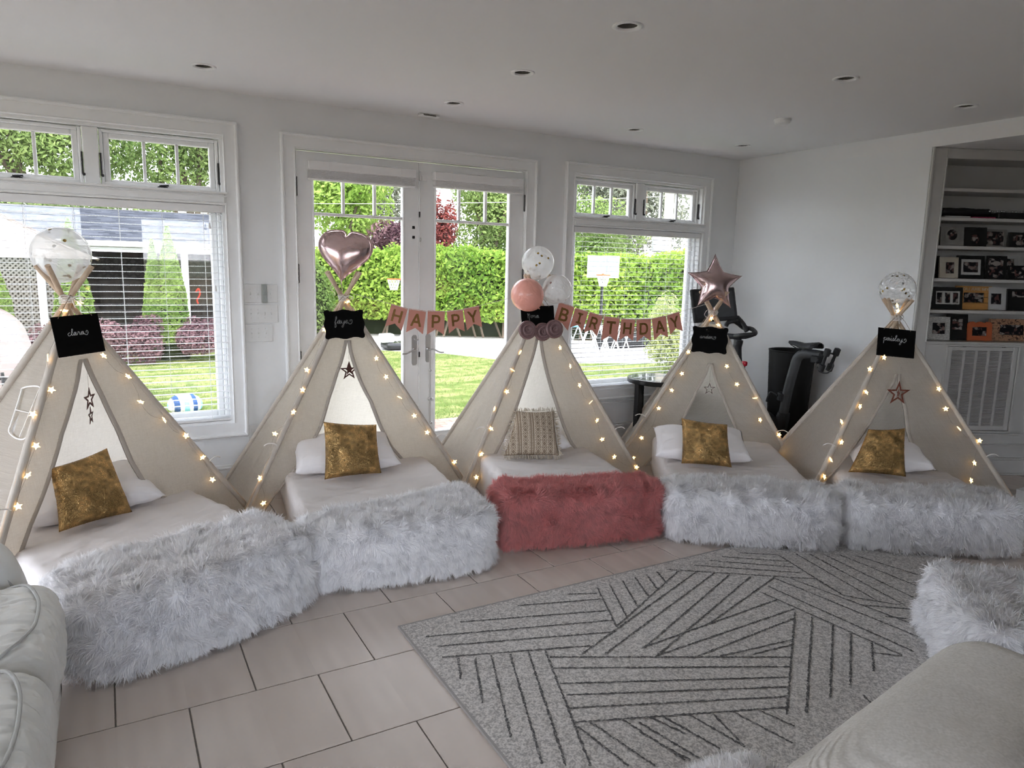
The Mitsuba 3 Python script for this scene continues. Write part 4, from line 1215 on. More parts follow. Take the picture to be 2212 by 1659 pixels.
u = np.linspace(0, 2 * math.pi, 180, endpoint=False)
hx = 16 * np.sin(u) ** 3
hy = 13 * np.cos(u) - 5 * np.cos(2 * u) - 2 * np.cos(3 * u) - np.cos(4 * u)
hy = hy + 3.4 * np.exp(-(hx / 4.5) ** 2) * (np.cos(u) > 0)
heart = np.stack([-hx / 15.6, (hy + 2.5) / 14.6], 1)
rh = np.linalg.norm(heart, axis=1, keepdims=True)
heart = heart * (1 + 0.07 * (1 - rh))
foil_balloon(2, 744, 556, 55, heart, 'mirror rose pink heart shaped foil balloon above the sign faye', -0.10, 0.05, 5, 0.50, -0.02)
so = star_outline(1.06, 0.52)
so = np.vstack([np.linspace(so[i], so[(i + 1) % 10], 18, endpoint=False) for i in range(10)])
rr = np.linalg.norm(so, axis=1)
so = so * (1 - 0.04 * np.sin(np.clip((rr - 0.52) / 0.54, 0, 1) * math.pi))[:, None]
foil_balloon(4, 1544, 612, 58, so, 'mirror rose pink star shaped foil balloon above the sign arden', -0.04, 0.10, 6, 0.34, 0.08)

# ------------------------------------------------------------------ letter banners
PAPER = mat('rose_paper', {'type': 'twosided', 'bsdf': {'type': 'principled', 'base_color': {'type': 'rgb', 'value': [0.54, 0.24, 0.185]}, 'roughness': 0.55, 'specular': 0.3}})
BRONZE = mat('bronze_letter', {'type': 'twosided', 'bsdf': {'type': 'principled', 'base_color': {'type': 'rgb', 'value': [0.22, 0.115, 0.035]}, 'roughness': 0.35, 'metallic': 0.75}})
STRING = mat('string', matte((0.72, 0.66, 0.62)))
B1 = [('H', (845.7, 656), (881, 666.5)), ('A', (884, 666.5), (920.5, 671.7)), ('P', (924, 670.5), (961, 671.7)), ('P', (965, 671.7), (999.5, 667.7)), ('Y', (1000.8, 666.5), (1034, 659.8))]
B2 = [('B', (1208, 652), (1241.5, 662.5)), ('I', (1243, 664.5), (1270.8, 672.7)), ('R', (1274, 673.3), (1302.6, 682.2)), ('T', (1305.3, 683), (1339, 686.5)), ('H', (1342, 687.7), (1372, 689.6)), ('D', (1375, 689.6), (1406, 687.7)), ('A', (1407.8, 687.7), (1438, 681.5)),
      ('Y', (1440, 681), (1467, 672.8))]


def banner(word, items, ka, kb, ends, label):
    a, b = TF[ka]['L'], TF[kb]['L']
    d = unit((b - a) * [1, 1, 0])
    nrm = np.array([d[1], -d[0], 0])
    o = a + nrm * 0.05
    nb = b + nrm * 0.05
    t = thing('letter_banner', label, 'banner')
    tops = []
    for ch, l, r in items:
        A, B = at(*l, o, nrm), at(*r, o, nrm)
        tops += [A, B]
        w = np.linalg.norm(B - A)
        X = unit(B - A)
        Y = np.cross(nrm, X)
        if Y[2] < 0:
            Y = -Y
        Z = np.cross(X, Y)
        h = 1.36 * w if word == 'HAPPY' else 1.42 * w
        flip = Z @ nrm
        poly = np.array([(0, 0), (0, -h), (w / 2, -h * 0.77), (w, -h), (w, 0)])
        c = np.array([0.004 * math.sin(7 * A[0]), 0, 0])
        key = part(t, 'pennant', mv(prism(poly, 0.0012), M4(X, Y, Z, A + c * 0)), PAPER)
        g = meshkit.text_mesh(ch, 0.50 * h, 0.0012, bold=True)
        gx = np.asarray(g.vertices)
        mid = (gx[:, :2].max(0) + gx[:, :2].min(0)) / 2
        g = shift(g, -mid[0], -mid[1], 0)
        part(key, 'letter', mv(g, M4(X, Y, Z, A + X * w / 2 - Y * h * 0.44 + Z * (0.0014 if flip > 0 else -0.0014))), BRONZE, label='bronze capital letter %s' % ch)
        for f in (0.07, 0.93):
            part(key, 'eyelet', ball(A + X * w * f - Y * 0.006 + nrm * 0.001, 0.0028, 1), STRING)
    e0 = at(*ends[0], o, nrm)
    e1 = at(*ends[1], o, nrm)
    pts = [e0] + [p - np.array([0, 0, 0.004]) + nrm * 0.002 for p in tops] + [e1]
    part(t, 'cord', tube(np.array(pts), 0.0017, 6), STRING, True)


banner('HAPPY', B1, 2, 3, ((755, 632), (1128, 637)), 'rose paper pennant banner spelling HAPPY strung before the French doors')
banner('BIRTHDAY', B2, 3, 4, ((1172, 640), (1533, 655)), 'rose paper pennant banner spelling BIRTHDAY strung before the right window')

# ------------------------------------------------------------------ paper rosettes on the middle tent
ROS = mat('rosette', rough((0.19, 0.115, 0.115), 0.4, 0.4))
f = TF[3]
for i, (px, py, rpx, fw, lab) in enumerate(((1172, 717, 20, 0.095, 'central'), (1139, 713, 20.5, 0.108, 'left'), (1197, 711, 20.5, 0.112, 'right'))):
    c = at(px, py, f['L'] + f['n'] * fw, f['n'])
    r = rpx * ((c - EYE) @ CAM[2]) / FPX
    rp = [(0.0005, 0.012), (0.10, 0.012), (0.14, 0.022), (0.24, 0.024), (0.28, 0.010), (0.44, 0.012), (0.48, 0.026), (0.60, 0.024), (0.64, 0.010), (0.80, 0.012), (0.86, 0.022), (0.98, 0.012), (1.0, 0.0)]
    z = unit(f['n'] * [1, 1, 0.4])
    x = unit(np.cross([0, 0, 1], z))
    t = thing('paper_rosette', 'round mauve paper rosette, %s of three under the sign Nora' % lab, 'rosette', 'paper rosettes')
    part(t, 'rings', mv(lathe([(a * r, b * 0.9) for a, b in rp[::-1]], 44), M4(x, np.cross(z, x), z, c)), ROS, 30)
    part(t, 'back_disc', mv(prism(Point(0, 0).buffer(r * 0.98, 16), 0.002), M4(x, np.cross(z, x), z, c - z * 0.003)), ROS)

# ------------------------------------------------------------------ stars hanging in the tents
COPPER = mat('copper', rough((0.22, 0.07, 0.045), 0.4, 0.5, 0.5))
DARKW = mat('dark_star', rough((0.07, 0.025, 0.02), 0.5, 0.4))


def star_frame(c, R, inner, yaw, m):
    n = unit(np.array([math.sin(yaw), -math.cos(yaw), 0]))
    x = np.array([math.cos(yaw), math.sin(yaw), 0])
    g = Polygon(star_outline(R, R * 0.40))
    if inner:
        g = g.difference(Polygon(star_outline(R * inner, R * 0.40 * inner)))
    return mv(prism(g, 0.003), M4(x, (0, 0, 1), np.cross(x, (0, 0, 1)), c))


for k, px, py, R, yaw, m, inner, lab in ((1, 193, 862, 0.062, 1.15, DARKW, 0.6, 'dark copper star turned edge-on, hanging in the leftmost tent'), (2, 754, 801, 0.068, 0.05, DARKW, 0.64, 'dark brown double star ornament hanging in the second tent'),
                                         (4, 1532, 840, 0.050, -0.5, DARKW, 0.80, 'thin dark outlined star ornament hanging in the fourth tent'), (5, 1940, 850, 0.088, -0.45, COPPER, 0.64, 'copper star ornament hanging at the opening of the rightmost tent')):
    f = TF[k]
    c = at(px, py, f['L'] + f['n'] * (0.0 if k != 5 else 0.025), f['n'])
    if k != 5:
        c = at(px, py, c + f['V'] * 0.06, f['n'])
    t = thing('hanging_star', lab, 'ornament')
    part(t, 'frame', star_frame(c, R, inner, yaw, m), m)
    if k in (2, 5):
        part(t, 'inner_star', star_frame(c + ([0, -0.004, 0.008] if k == 2 else [0, 0, 0.0]), R * (0.58 if k == 2 else 0.36), None, yaw + (0.25 if k == 2 else 1.35), m), m)
    if k == 1:
        part(t, 'lower_star', star_frame(c - [0, 0, 0.09], R * 0.8, 0.6, yaw + 0.2, m), m)
    part(t, 'thread', tube([c + [0, 0, R], c + [0, 0, R + 0.10]], 0.0008, 5), WIRE)

# ------------------------------------------------------------------ rug
RUG = (1.055, 4.10, -0.35, 2.815)
SEGS = [(1.911,2.736,2.048,2.677),(1.627,2.743,2.028,2.618),(1.312,2.724,1.993,2.504),(1.124,2.675,1.946,2.42),(1.136,2.579,1.901,2.327),(1.12,2.491,1.723,2.282),(1.175,2.455,1.121,2.313),(1.238,2.422,1.124,2.132),(1.307,2.411,1.122,1.914),(1.381,2.381,1.147,1.751),(1.46,2.366,1.211,1.707),(1.528,2.339,1.282,1.67),(2.084,2.725,1.929,2.37),(2.167,2.732,2.028,2.419),(2.254,2.734,2.14,2.479),(2.338,2.735,2.256,2.532),(2.415,2.736,2.348,2.568),(2.49,2.739,2.44,2.607),(1.36,1.858,1.392,1.611),(1.415,1.854,1.469,1.571),(1.528,1.813,1.576,1.545),(1.624,1.781,1.673,1.648),(1.518,2.287,2.436,1.813),(1.487,2.21,2.371,1.765),(1.451,2.106,2.304,1.715),(1.429,2.033,2.243,1.67),(1.392,1.96,2.186,1.628),(1.357,1.884,2.126,1.583),(1.923,2.363,2.604,2.695),(1.65,2.243,2.697,2.648),(1.736,2.199,2.763,2.588),(1.921,2.163,2.819,2.534),(1.932,2.09,2.902,2.465),(2.323,2.188,3.008,2.399),(1.914,2.167,2.817,2.214),(1.92,2.088,2.806,2.108),(2.077,2.006,2.726,2.043),(2.164,1.962,2.546,1.913),(2.298,1.909,2.516,1.883),(2.777,2.08,2.082,1.554),(2.811,2.01,2.157,1.528),(2.836,1.916,2.32,1.549),(2.84,1.827,2.464,1.565),(2.848,1.731,2.643,1.585),(2.804,2.302,2.87,1.606),(2.892,2.343,2.945,1.601),(3.003,2.389,3.089,1.662),(3.077,2.352,3.184,1.728),(3.096,2.725,3.279,2.603),(2.965,2.729,3.255,2.511),(2.856,2.724,3.214,2.445),(2.733,2.714,3.184,2.378),(2.562,2.738,3.193,2.288),(3.279,2.603,3.153,2.09),(3.386,2.565,3.252,1.971),(3.457,2.53,3.333,1.884),(3.526,2.481,3.454,1.891),(3.606,2.441,3.607,1.983),(3.685,2.387,3.748,2.068),(3.193,2.288,3.153,2.09),(3.153,2.09,3.316,1.893),(3.145,1.98,3.343,1.824),(3.135,1.855,3.239,1.761),(2.767,1.685,2.863,1.601),(1.569,1.773,1.638,1.473),(1.67,1.757,1.723,1.532),(1.764,1.721,1.806,1.499),(1.843,1.686,1.808,1.509),(1.92,1.658,1.968,1.436),(2.009,1.631,2.052,1.496),(1.535,1.732,1.591,1.538)]
SEGS += [(3.45, 1.8, 3.2, 1.2), (3.35, 1.85, 3.1, 1.25), (2.95, 1.55, 2.9, 0.9), (2.75, 1.5, 2.55, 0.8), (2.45, 1.5, 2.2, 0.9), (2.2, 1.4, 1.9, 0.9), (1.2, 1.6, 1.12, 1.1), (1.35, 1.4, 1.3, 0.8), (1.6, 1.4, 1.75, 0.8), (1.85, 1.35, 1.95, 0.7)]


def rug_fn(p, n, uv):
    sp = noise(p.x * 210, p.y * 210, 3)
    sp2 = noise(p.x * 95, p.y * 95, 8)
    return mix((0.34, 0.33, 0.32), (0.70, 0.68, 0.66), smoothstep(0.12, 0.88, 0.6 * sp + 0.4 * sp2))


RUGM = mat('rug', matte(proc(rug_fn)))
RLINE = mat('rug_line', matte(proc(lambda p, n, uv: mix((0.10, 0.10, 0.103), (0.33, 0.325, 0.32), smoothstep(0.45, 0.95, noise(p.x * 170, p.y * 170, 5))))))
BIND = mat('rug_binding', matte((0.36, 0.35, 0.34)))
t = thing('rug', 'grey low pile rug with dark crossing line pattern on the tiles', 'rug')
part(t, 'pile', grid(lambda u, v: np.stack([RUG[0] + (RUG[1] - RUG[0]) * u, RUG[2] + (RUG[3] - RUG[2]) * v, 0.012 + 0.0015 * fr(np.stack([u * 40, v * 40, u * 0], -1), 3)], -1), 120, 120), RUGM, True)
rng = np.random.default_rng(21)
strips = []
for ax_, ay_, bx_, by_ in SEGS:
    ln = math.hypot(bx_ - ax_, by_ - ay_)
    n_ = max(3, int(ln / 0.006))
    f_ = np.linspace(0, 1, n_)
    c_ = np.stack([ax_ + (bx_ - ax_) * f_, ay_ + (by_ - ay_) * f_], 1)
    nr_ = np.array([-(by_ - ay_), bx_ - ax_]) / ln
    w0, w1 = rng.uniform(0.0008, 0.0072, n_), rng.uniform(0.0008, 0.0072, n_)
    zz_ = np.full(n_, 0.0142)
    v_ = np.stack([np.column_stack([c_ - nr_ * w0[:, None], zz_]), np.column_stack([c_ + nr_ * w1[:, None], zz_])], 1).reshape(-1, 3)
    i_ = np.arange(n_ - 1)[:, None] * 2
    strips.append(trimesh.Trimesh(v_, np.vstack([i_ + [0, 2, 1], i_ + [1, 2, 3]]), process=False))
part(t, 'pattern_lines', cat_(strips), RLINE, kind='stuff', label='dark grey woven lines')
part(t, 'binding', cat_(box(RUG[0] - 0.006, RUG[0] + 0.004, RUG[2], RUG[3], 0.0005, 0.0125), box(RUG[1] - 0.004, RUG[1] + 0.006, RUG[2], RUG[3], 0.0005, 0.0125), box(RUG[0] - 0.006, RUG[1] + 0.006, RUG[3] - 0.004, RUG[3] + 0.006, 0.0005, 0.0125), box(RUG[0], RUG[1], RUG[2], RUG[2] + 0.006, 0.0005, 0.0125)), BIND)

# ------------------------------------------------------------------ leather sofa
HIDE = mat('leather', rough((0.57, 0.575, 0.55), 0.36, 0.5))


def crease(v, seed):
    """Fine leather creases running across the cushion."""
    q = np.stack([v[:, 0] * 7 + 0.5 * fr(v, seed + 3, 11.0), v[:, 1] * 24 + 3.0 * fr(v, seed + 4, 5.0), v[:, 2] * 12], -1)
    r = np.abs(fr(q, seed, 1.0, 2))
    q2 = np.stack([v[:, 0] * 22, v[:, 1] * 42 + 4 * fr(v, seed + 5, 8.0), v[:, 2] * 30], -1)
    return -0.0055 * np.clip(1 - r * 6, 0, 1) - 0.0022 * np.clip(1 - np.abs(fr(q2, seed + 1, 1.0, 2)) * 5, 0, 1)


t = thing('leather_sofa', 'pale grey creased leather sofa at the lower left corner', 'sofa')
part(t, 'base', shift(rbox((0.80, 1.95, 0.26), 0.05, 0.06), -0.62, 1.86, 0.17), HIDE, True)
for y0, y1, zt in ((2.235, 2.84, 0.505), (1.60, 2.265, 0.50), (0.96, 1.62, 0.50)):
    w = y1 - y0
    m = rbox((0.74, w, 0.23), 0.085, 0.0085)
    v = m.vertices.copy()
    tx, ty = np.clip(v[:, 0] / 0.37, -1, 1), np.clip(v[:, 1] / (w / 2), -1, 1)
    v[:, 2] += np.where(v[:, 2] > 0, 0.030 * (1 - ty ** 2) * (1 - np.clip(tx, -1, 1) ** 2), 0)
    v[:, 0] += np.where(v[:, 0] > 0.2, 0.035 * np.clip(0.5 - v[:, 2] / 0.2, 0, 1) * (1 - 0.5 * ty ** 2), 0)
    v += vnorm(m) * (0.012 * fr(v, 60 + int(y0 * 10), 9.0) + crease(v, int(y0 * 10)))[:, None]
    c = np.array([-0.575, (y0 + y1) / 2, zt - 0.115])
    key = part(t, 'seat_cushion', trimesh.Trimesh(v + c, m.faces, process=False), HIDE, True)
    hw = w / 2
    raw = [(-0.37, hw - 0.022), (0.14, hw - 0.022), (0.23, hw - 0.034), (0.285, hw - 0.085), (0.315, hw - 0.17), (0.326, 0.06), (0.326, -0.06), (0.315, -hw + 0.17), (0.285, -hw + 0.085), (0.23, -hw + 0.034), (0.14, -hw + 0.022), (-0.37, -hw + 0.022)]
    pp = spline([(x, y, 0) for x, y in raw], 8)
    ex, ey = np.maximum(0, np.abs(pp[:, 0]) - 0.285), np.maximum(0, np.abs(pp[:, 1]) - (hw - 0.085))
    pp[:, 2] = 0.030 + np.sqrt(np.maximum(0.085 ** 2 - ex ** 2 - ey ** 2, 0.0002)) + 0.030 * (1 - (pp[:, 1] / hw) ** 2) * (1 - np.minimum(np.abs(pp[:, 0]) / 0.37, 1) ** 2) + 0.004
    pts = pp + c
    part(key, 'welt', tube(pts, 0.0055, 8), mat('welt', rough((0.36, 0.365, 0.35), 0.4, 0.5)) if 'm_welt' not in scene else 'm_welt', True)
m = rbox((0.80, 0.20, 0.62), 0.085, 0.03)
v = m.vertices.copy()
v[:, 0] += np.where(v[:, 0] > 0, -0.18 * np.clip(v[:, 2] / 0.31, -1, 1) ** 2 * np.sign(v[:, 2] + 1e-6) * 0.5, 0)
a_ = part(t, 'arm', trimesh.Trimesh(v + [-0.70, 2.945, 0.335], m.faces, process=False), HIDE, True)
part(a_, 'welt', tube(spline([(-0.46, 2.88, 0.60), (-0.40, 2.872, 0.56), (-0.345, 2.87, 0.47), (-0.32, 2.87, 0.36), (-0.30, 2.87, 0.25)], 6), 0.006, 8), 'm_welt', True)
part(t, 'back', shift(rbox((0.25, 1.95, 0.62), 0.09, 0.06), -1.10, 1.95, 0.50), HIDE, True)

# ------------------------------------------------------------------ beige bolster and the dark chair behind it
KNIT = mat('beige_knit', bumped(matte(proc(lambda p, n, uv: mix((0.54, 0.52, 0.475), (0.66, 0.64, 0.60), noise(p.x * 190, p.y * 190, p.z * 190)))), lambda p, n, uv: dr.sin(p.z * 640) * smoothstep(1.72, 1.45, p.x) + 0.25 * dr.sin(p.z * 640 + p.x * 9), 0.0012))
m = rbox((1.10, 0.50, 0.50), 0.17, 0.02)
v = m.vertices.copy()
tx = v[:, 0] / 0.53
v[:, 2] *= 1 - 0.10 * np.clip(-tx, 0, 1) ** 2
v[:, 2] += 0.035 * np.clip(tx, -1, 1) * (v[:, 2] > 0)
v += vnorm(m) * (0.02 * fr(v, 91, 4.0))[:, None]
v[:, 2] += 0.255
m = rotz(trimesh.Trimesh(v, m.faces, process=False), math.radians(6))
t = thing('bolster_cushion', 'large beige ribbed knit bolster cushion in the lower right corner', 'cushion')
part(t, 'cover', shift(m, 1.845, 0.86, 0), KNIT, True)
part(t, 'end_seam', tube(spline([(1.345, 0.70, 0.12), (1.335, 0.78, 0.30), (1.34, 0.86, 0.40), (1.355, 0.95, 0.42), (1.37, 1.0, 0.30), (1.375, 1.02, 0.14)], 6), 0.006, 6), KNIT, True)
WOOD = mat('dark_wood', rough((0.065, 0.05, 0.042), 0.4, 0.5))
t = thing('wooden_bench', 'dark brown wooden bench end at the extreme lower right corner', 'bench')
part(t, 'top', rotz(bev(1.60, 2.5, 0.18, 0.60, 0.545, 0.60, 0.012), math.radians(8), (1.6, 0.6)), WOOD)
for x in (1.72, 2.42):
    part(t, 'leg', bev(x, x + 0.06, 0.28, 0.34, 0, 0.55, 0.005), WOOD)

# ------------------------------------------------------------------ side table
LACQ = mat('lacquer', rough((0.012, 0.013, 0.014), 0.18, 0.6))
t = thing('side_table', 'round black side table with a glass top below the right window', 'table')
tc = np.array([4.35, 4.89, 0])
part(t, 'top_ring', shift(lathe([(0.0, 0.610), (0.285, 0.610), (0.297, 0.614), (0.300, 0.622), (0.300, 0.648), (0.296, 0.654), (0.272, 0.655), (0.270, 0.650), (0.0, 0.650)], 56), *tc), LACQ, 30)
part(t, 'glass_top', shift(lathe([(0.0, 0.651), (0.268, 0.651), (0.268, 0.656), (0.0, 0.656)], 56), *tc), mat('table_glass', rough((0.10, 0.13, 0.13), 0.04, 0.9)), 30, label='dark glass inset')
for i in range(4):
    a = math.radians(45 + 90 * i + 138)
    prof = [(0.0, 0.612), (0.0, 0.0), (-0.10, 0.0), (-0.10, 0.03), (-0.075, 0.16), (-0.058, 0.32), (-0.052, 0.48), (-0.052, 0.612)]
    lm = prism(np.array([(x, z) for x, z in prof])[::-1], 0.05)
    d = np.array([math.cos(a), math.sin(a), 0])
    part(t, 'leg', mv(lm, M4(d, (0, 0, 1), np.cross(d, (0, 0, 1)), tc + d * 0.285 - np.cross(d, (0, 0, 1)) * 0.025)), LACQ)
part(t, 'stretcher', shift(lathe([(0.0, 0.015), (0.21, 0.015), (0.215, 0.02), (0.215, 0.04), (0.0, 0.04)], 40), *tc), LACQ, 30)

# ------------------------------------------------------------------ exercise bike
BK = mat('bike_black', rough((0.018, 0.019, 0.021), 0.5, 0.4))
BKG = mat('bike_grey', rough((0.06, 0.063, 0.066), 0.45, 0.4))
bp = np.array([5.06, 0, 0])
bx = lambda px, py, dx=0.0: at(px, py, bp + [dx, 0, 0], (1, 0, 0))
t = thing('exercise_bike', 'black stationary exercise bike with screen and saddle by the right wall', 'exercise bike')
lo = bx(1690, 905)
part(t, 'seat_post', tube(spline([lo, bx(1703, 840), bx(1717, 790), bx(1724, 772), bx(1740, 764), bx(1775, 768)], 8), 0.040, 18), BKG, 50, label='thick grey bent tube')
c = bx(1692, 857)
d = unit(bx(1717, 790) - lo)
part(t, 'collar', tube([c - d * 0.035, c - d * 0.03, c + d * 0.03, c + d * 0.035], [0.045, 0.052, 0.052, 0.045], 20), BK, 40)
part(t, 'clamp_lever', tube(spline([c + [-0.05, 0.02, 0.01], c + [-0.05, 0.09, 0.03], c + [-0.05, 0.11, 0.0], c + [-0.05, 0.13, -0.06]], 5), [0.008] * 8 + [0.012] * 8, 8), BK, 40)
part(t, 'frame', cat_(tube(spline([lo + d * 0.06, lo, bx(1683, 935), bx(1680, 985), bx(1690, 1030)], 8), np.linspace(0.05, 0.075, 33), 18), tube(spline([bx(1688, 950), bx(1655, 915), bx(1622, 868), bx(1598, 815), bx(1592, 760), bx(1597, 735)], 8), np.linspace(0.06, 0.036, 41), 16)), BK, 50)
fy = bx(1640, 930)[1] + 0.32
part(t, 'flywheel', mv(lathe([(0.0, 0.03), (0.08, 0.03), (0.10, 0.012), (0.20, 0.012), (0.21, 0.025), (0.24, 0.025), (0.245, 0.0), (0.24, -0.025), (0.21, -0.025), (0.20, -0.012), (0.10, -0.012), (0.08, -0.03), (0.0, -0.03)], 48), M4((0, 1, 0), (0, 0, 1), (1, 0, 0), (bp[0], fy, 0.36))), BKG, 30)
part(t, 'flywheel_hub', mv(lathe([(0.0, 0.045), (0.05, 0.045), (0.055, 0.03)], 24), M4((0, 1, 0), (0, 0, 1), (-1, 0, 0), (bp[0], fy, 0.36))), mat('hub_red', rough((0.20, 0.012, 0.015), 0.4)), 30, label='dark red hub')
for yy in (lo[1] - 0.35, fy + 0.22):
    part(t, 'stabilizer', tube([(bp[0] - 0.27, yy, 0.035), (bp[0] + 0.27, yy, 0.035)], 0.033, 12), BK, 40)
part(t, 'base_rail', cat_(bev(bp[0] - 0.03, bp[0] + 0.03, lo[1] - 0.35, fy + 0.22, 0.05, 0.11, 0.01), tube([lo + [0, 0, -0.3], (bp[0], lo[1] + 0.05, 0.08)], 0.06, 14), tube([(bp[0], fy, 0.36), (bp[0], fy + 0.2, 0.06)], 0.03, 10)), BK, 40)
part(t, 'crank_set', cat_(mv(lathe([(0.0, 0.09), (0.11, 0.09), (0.115, 0.075), (0.115, 0.05), (0.0, 0.05)], 36), M4((0, 1, 0), (0, 0, 1), (-1, 0, 0), (bp[0], lo[1] + 0.12, 0.30))), tube([(bp[0] - 0.10, lo[1] + 0.12, 0.30), (bp[0] - 0.10, lo[1] + 0.22, 0.16)], 0.014, 8), bev(bp[0] - 0.20, bp[0] - 0.11, lo[1] + 0.17, lo[1] + 0.27, 0.145, 0.17, 0.006)), BK, 40)
# saddle
s0, s1 = bx(1705, 738), bx(1772, 746)
ax = s1 - s0
ln = np.linalg.norm(ax)
ax = ax / ln
upv = unit(np.cross((1, 0, 0), ax))
upv = upv if upv[2] > 0 else -upv


def saddle(u, v):
    th = (v - 0.5) * math.pi * 1.16
    w = np.interp(u, [0, 0.08, 0.35, 0.6, 0.85, 0.96, 1], [0.010, 0.02, 0.028, 0.055, 0.078, 0.070, 0.03])
    h = np.interp(u, [0, 0.1, 0.4, 0.7, 0.92, 1], [0.016, 0.026, 0.034, 0.040, 0.046, 0.02])
    zc = np.interp(u, [0, 0.2, 0.5, 0.8, 1], [0.002, 0.0, -0.012, -0.002, 0.006])
    return s0 + (u * ln)[..., None] * ax + (w * np.sin(th))[..., None] * np.array([1, 0, 0]) + (zc + h * (np.cos(th) - 0.55))[..., None] * upv


part(t, 'saddle', grid(saddle, 36, 24), BK, True)
cl = bx(1738, 757)
part(t, 'saddle_clamp', cat_(tube([cl + [0, 0, 0.03], cl + [0, 0, -0.01]], 0.022, 12), bev(cl[0] - 0.03, cl[0] + 0.03, cl[1] - 0.06, cl[1] + 0.03, cl[2] - 0.025, cl[2] + 0.0, 0.005), *[tube(spline([s0 + ax * 0.03 + [dx, 0, -0.02], s0 + ax * 0.10 + [dx, 0, -0.045], cl + [dx, 0.0, 0.022], s1 - ax * 0.03 + [dx, 0, -0.02]], 5), 0.004, 6) for dx in (-0.02, 0.02)]), BK, 40)
# handlebars, screen, resistance knob
hb = [bx(1588, 726, -0.13), bx(1605, 724, -0.15), bx(1628, 722, -0.10), bx(1631, 717, -0.02), bx(1622, 710, 0.03), bx(1606, 708, 0.05), bx(1596, 700, 0.0), bx(1585, 694, -0.06), bx(1573, 697, -0.10), bx(1568, 704, -0.12)]
part(t, 'handlebar', cat_(tube(spline(hb, 7), 0.020, 12), tube(spline([bx(1597, 727, 0.0), bx(1612, 727, 0.0), bx(1630, 721, -0.04)], 6), 0.021, 12), tube(spline([bx(1572, 726, -0.05), bx(1600, 728, -0.02)], 6), 0.026, 12)), BK, 50)
part(t, 'handlebar_post', tube([bx(1594, 728), bx(1592, 750), bx(1587, 790)], [0.035, 0.034, 0.03], 14), BKG, 40)
sp0 = np.array([bp[0] - 0.1, 4.72, 1.3])
sn = unit([-0.12, -1, 0.22])
q = [at(*c_, sp0, sn) for c_ in ((1493, 625), (1587, 620), (1600, 690), (1507, 697))]
X, Yv = unit(q[1] - q[0]), unit(np.cross(sn, unit(q[1] - q[0])))
w_, h_ = np.linalg.norm(q[1] - q[0]), abs((q[3] - q[0]) @ Yv)
Ms = M4(X, Yv, np.cross(X, Yv), q[0])
part(t, 'screen_housing', mv(bev(0, w_, -h_, 0, -0.03, 0.0, 0.008), Ms), BK)
part(t, 'screen', mv(bev(0.035, w_ - 0.035, -h_ + 0.035, -0.03, -0.002, 0.0015, 0.001), Ms), mat('dark_glass', rough((0.030, 0.033, 0.036), 0.15, 0.6)), label='dark switched-off display')
part(t, 'screen_arm', tube(spline([q[2] - X * 0.02 + [0, 0.02, 0.02], bx(1606, 700, 0.0), bx(1613, 716, 0.0)], 6), 0.020, 10), BK, 50)
kn = bx(1608, 785)
part(t, 'resistance_knob', shift(lathe([(0.0, -0.024), (0.018, -0.024), (0.026, -0.014), (0.028, 0.004), (0.024, 0.018), (0.012, 0.022), (0.0, 0.022)], 24), *kn), mat('knob_red', rough((0.55, 0.012, 0.03), 0.2, 0.6)), 40, label='glossy red knob')
part(t, 'knob_stem', tube([kn + [0, 0, -0.02], kn + [0, 0.01, -0.06], bx(1604, 822)], [0.010, 0.016, 0.022], 10), BK, 40)
# dumbbell holder
hold = [bx(1765, 771), bx(1782, 769, -0.02)]
part(t, 'weight_holder', cat_(tube(spline([bx(1765, 764), bx(1780, 762), bx(1800, 764)], 5), 0.007, 8), *[tube(spline([bx(1762, 782, dx), bx(1768, 800, dx), bx(1785, 806, dx), bx(1797, 797, dx), bx(1800, 785, dx)], 6), 0.006, 8) for dx in (-0.07, 0.07)], bev(hold[0][0] - 0.05, hold[0][0] + 0.05, hold[0][1] - 0.05, hold[0][1] + 0.03, hold[0][2] - 0.05, hold[0][2] + 0.015, 0.01)), BK, 40)
for i, ((ax0, ay0), (ax1, ay1), dx, lab) in enumerate((((1789, 755), (1772, 801), -0.05, 'small black dumbbell in the holder behind the saddle, nearer the saddle'), ((1810, 754), (1790, 800), 0.05, 'small black dumbbell at the rear of the holder behind the saddle'))):
    a, b = bx(ax0, ay0, dx), bx(ax1, ay1, dx)
    k = thing('dumbbell', lab, 'dumbbell')
    dd = (b - a)
    part(k, 'handle', tube([a + dd * 0.2, b - dd * 0.2], 0.013, 10), BK, 40)
    part(k, 'head', tube([a - dd * 0.02, a, a + dd * 0.28, a + dd * 0.30], [0.020, 0.026, 0.026, 0.020], 14), BK, 40)
    part(k, 'head', tube([b + dd * 0.02, b, b - dd * 0.28, b - dd * 0.30], [0.020, 0.026, 0.026, 0.020], 14), BK, 40)
# tall bin, roller
t = thing('tall_bin', 'tall round matt black bin standing behind the exercise bike saddle', 'bin')
part(t, 'shell', shift(lathe([(0.0, 0.0), (0.150, 0.0), (0.156, 0.012), (0.198, 0.925), (0.203, 0.93), (0.203, 0.938), (0.192, 0.938), (0.19, 0.925), (0.150, 0.03), (0.0, 0.03)], 48), 5.365, 4.30, 0.0), mat('bin_black', rough((0.008, 0.008, 0.008), 0.55, 0.3)), 40)
t = thing('foam_roller', 'black knobbly foam roller standing by the outlet on the right wall', 'foam roller')
prof = [(0.0, 0.0), (0.055, 0.0)] + [(0.064 if i % 2 else 0.058, 0.01 + 0.02 * i) for i in range(26)] + [(0.05, 0.535), (0.0, 0.535)]
part(t, 'body', shift(lathe(prof, 24), 5.49, 3.90, 0.0), BK, 30)
t = thing('white_box', 'small white box on the floor at the right edge behind the tent leg', 'box')
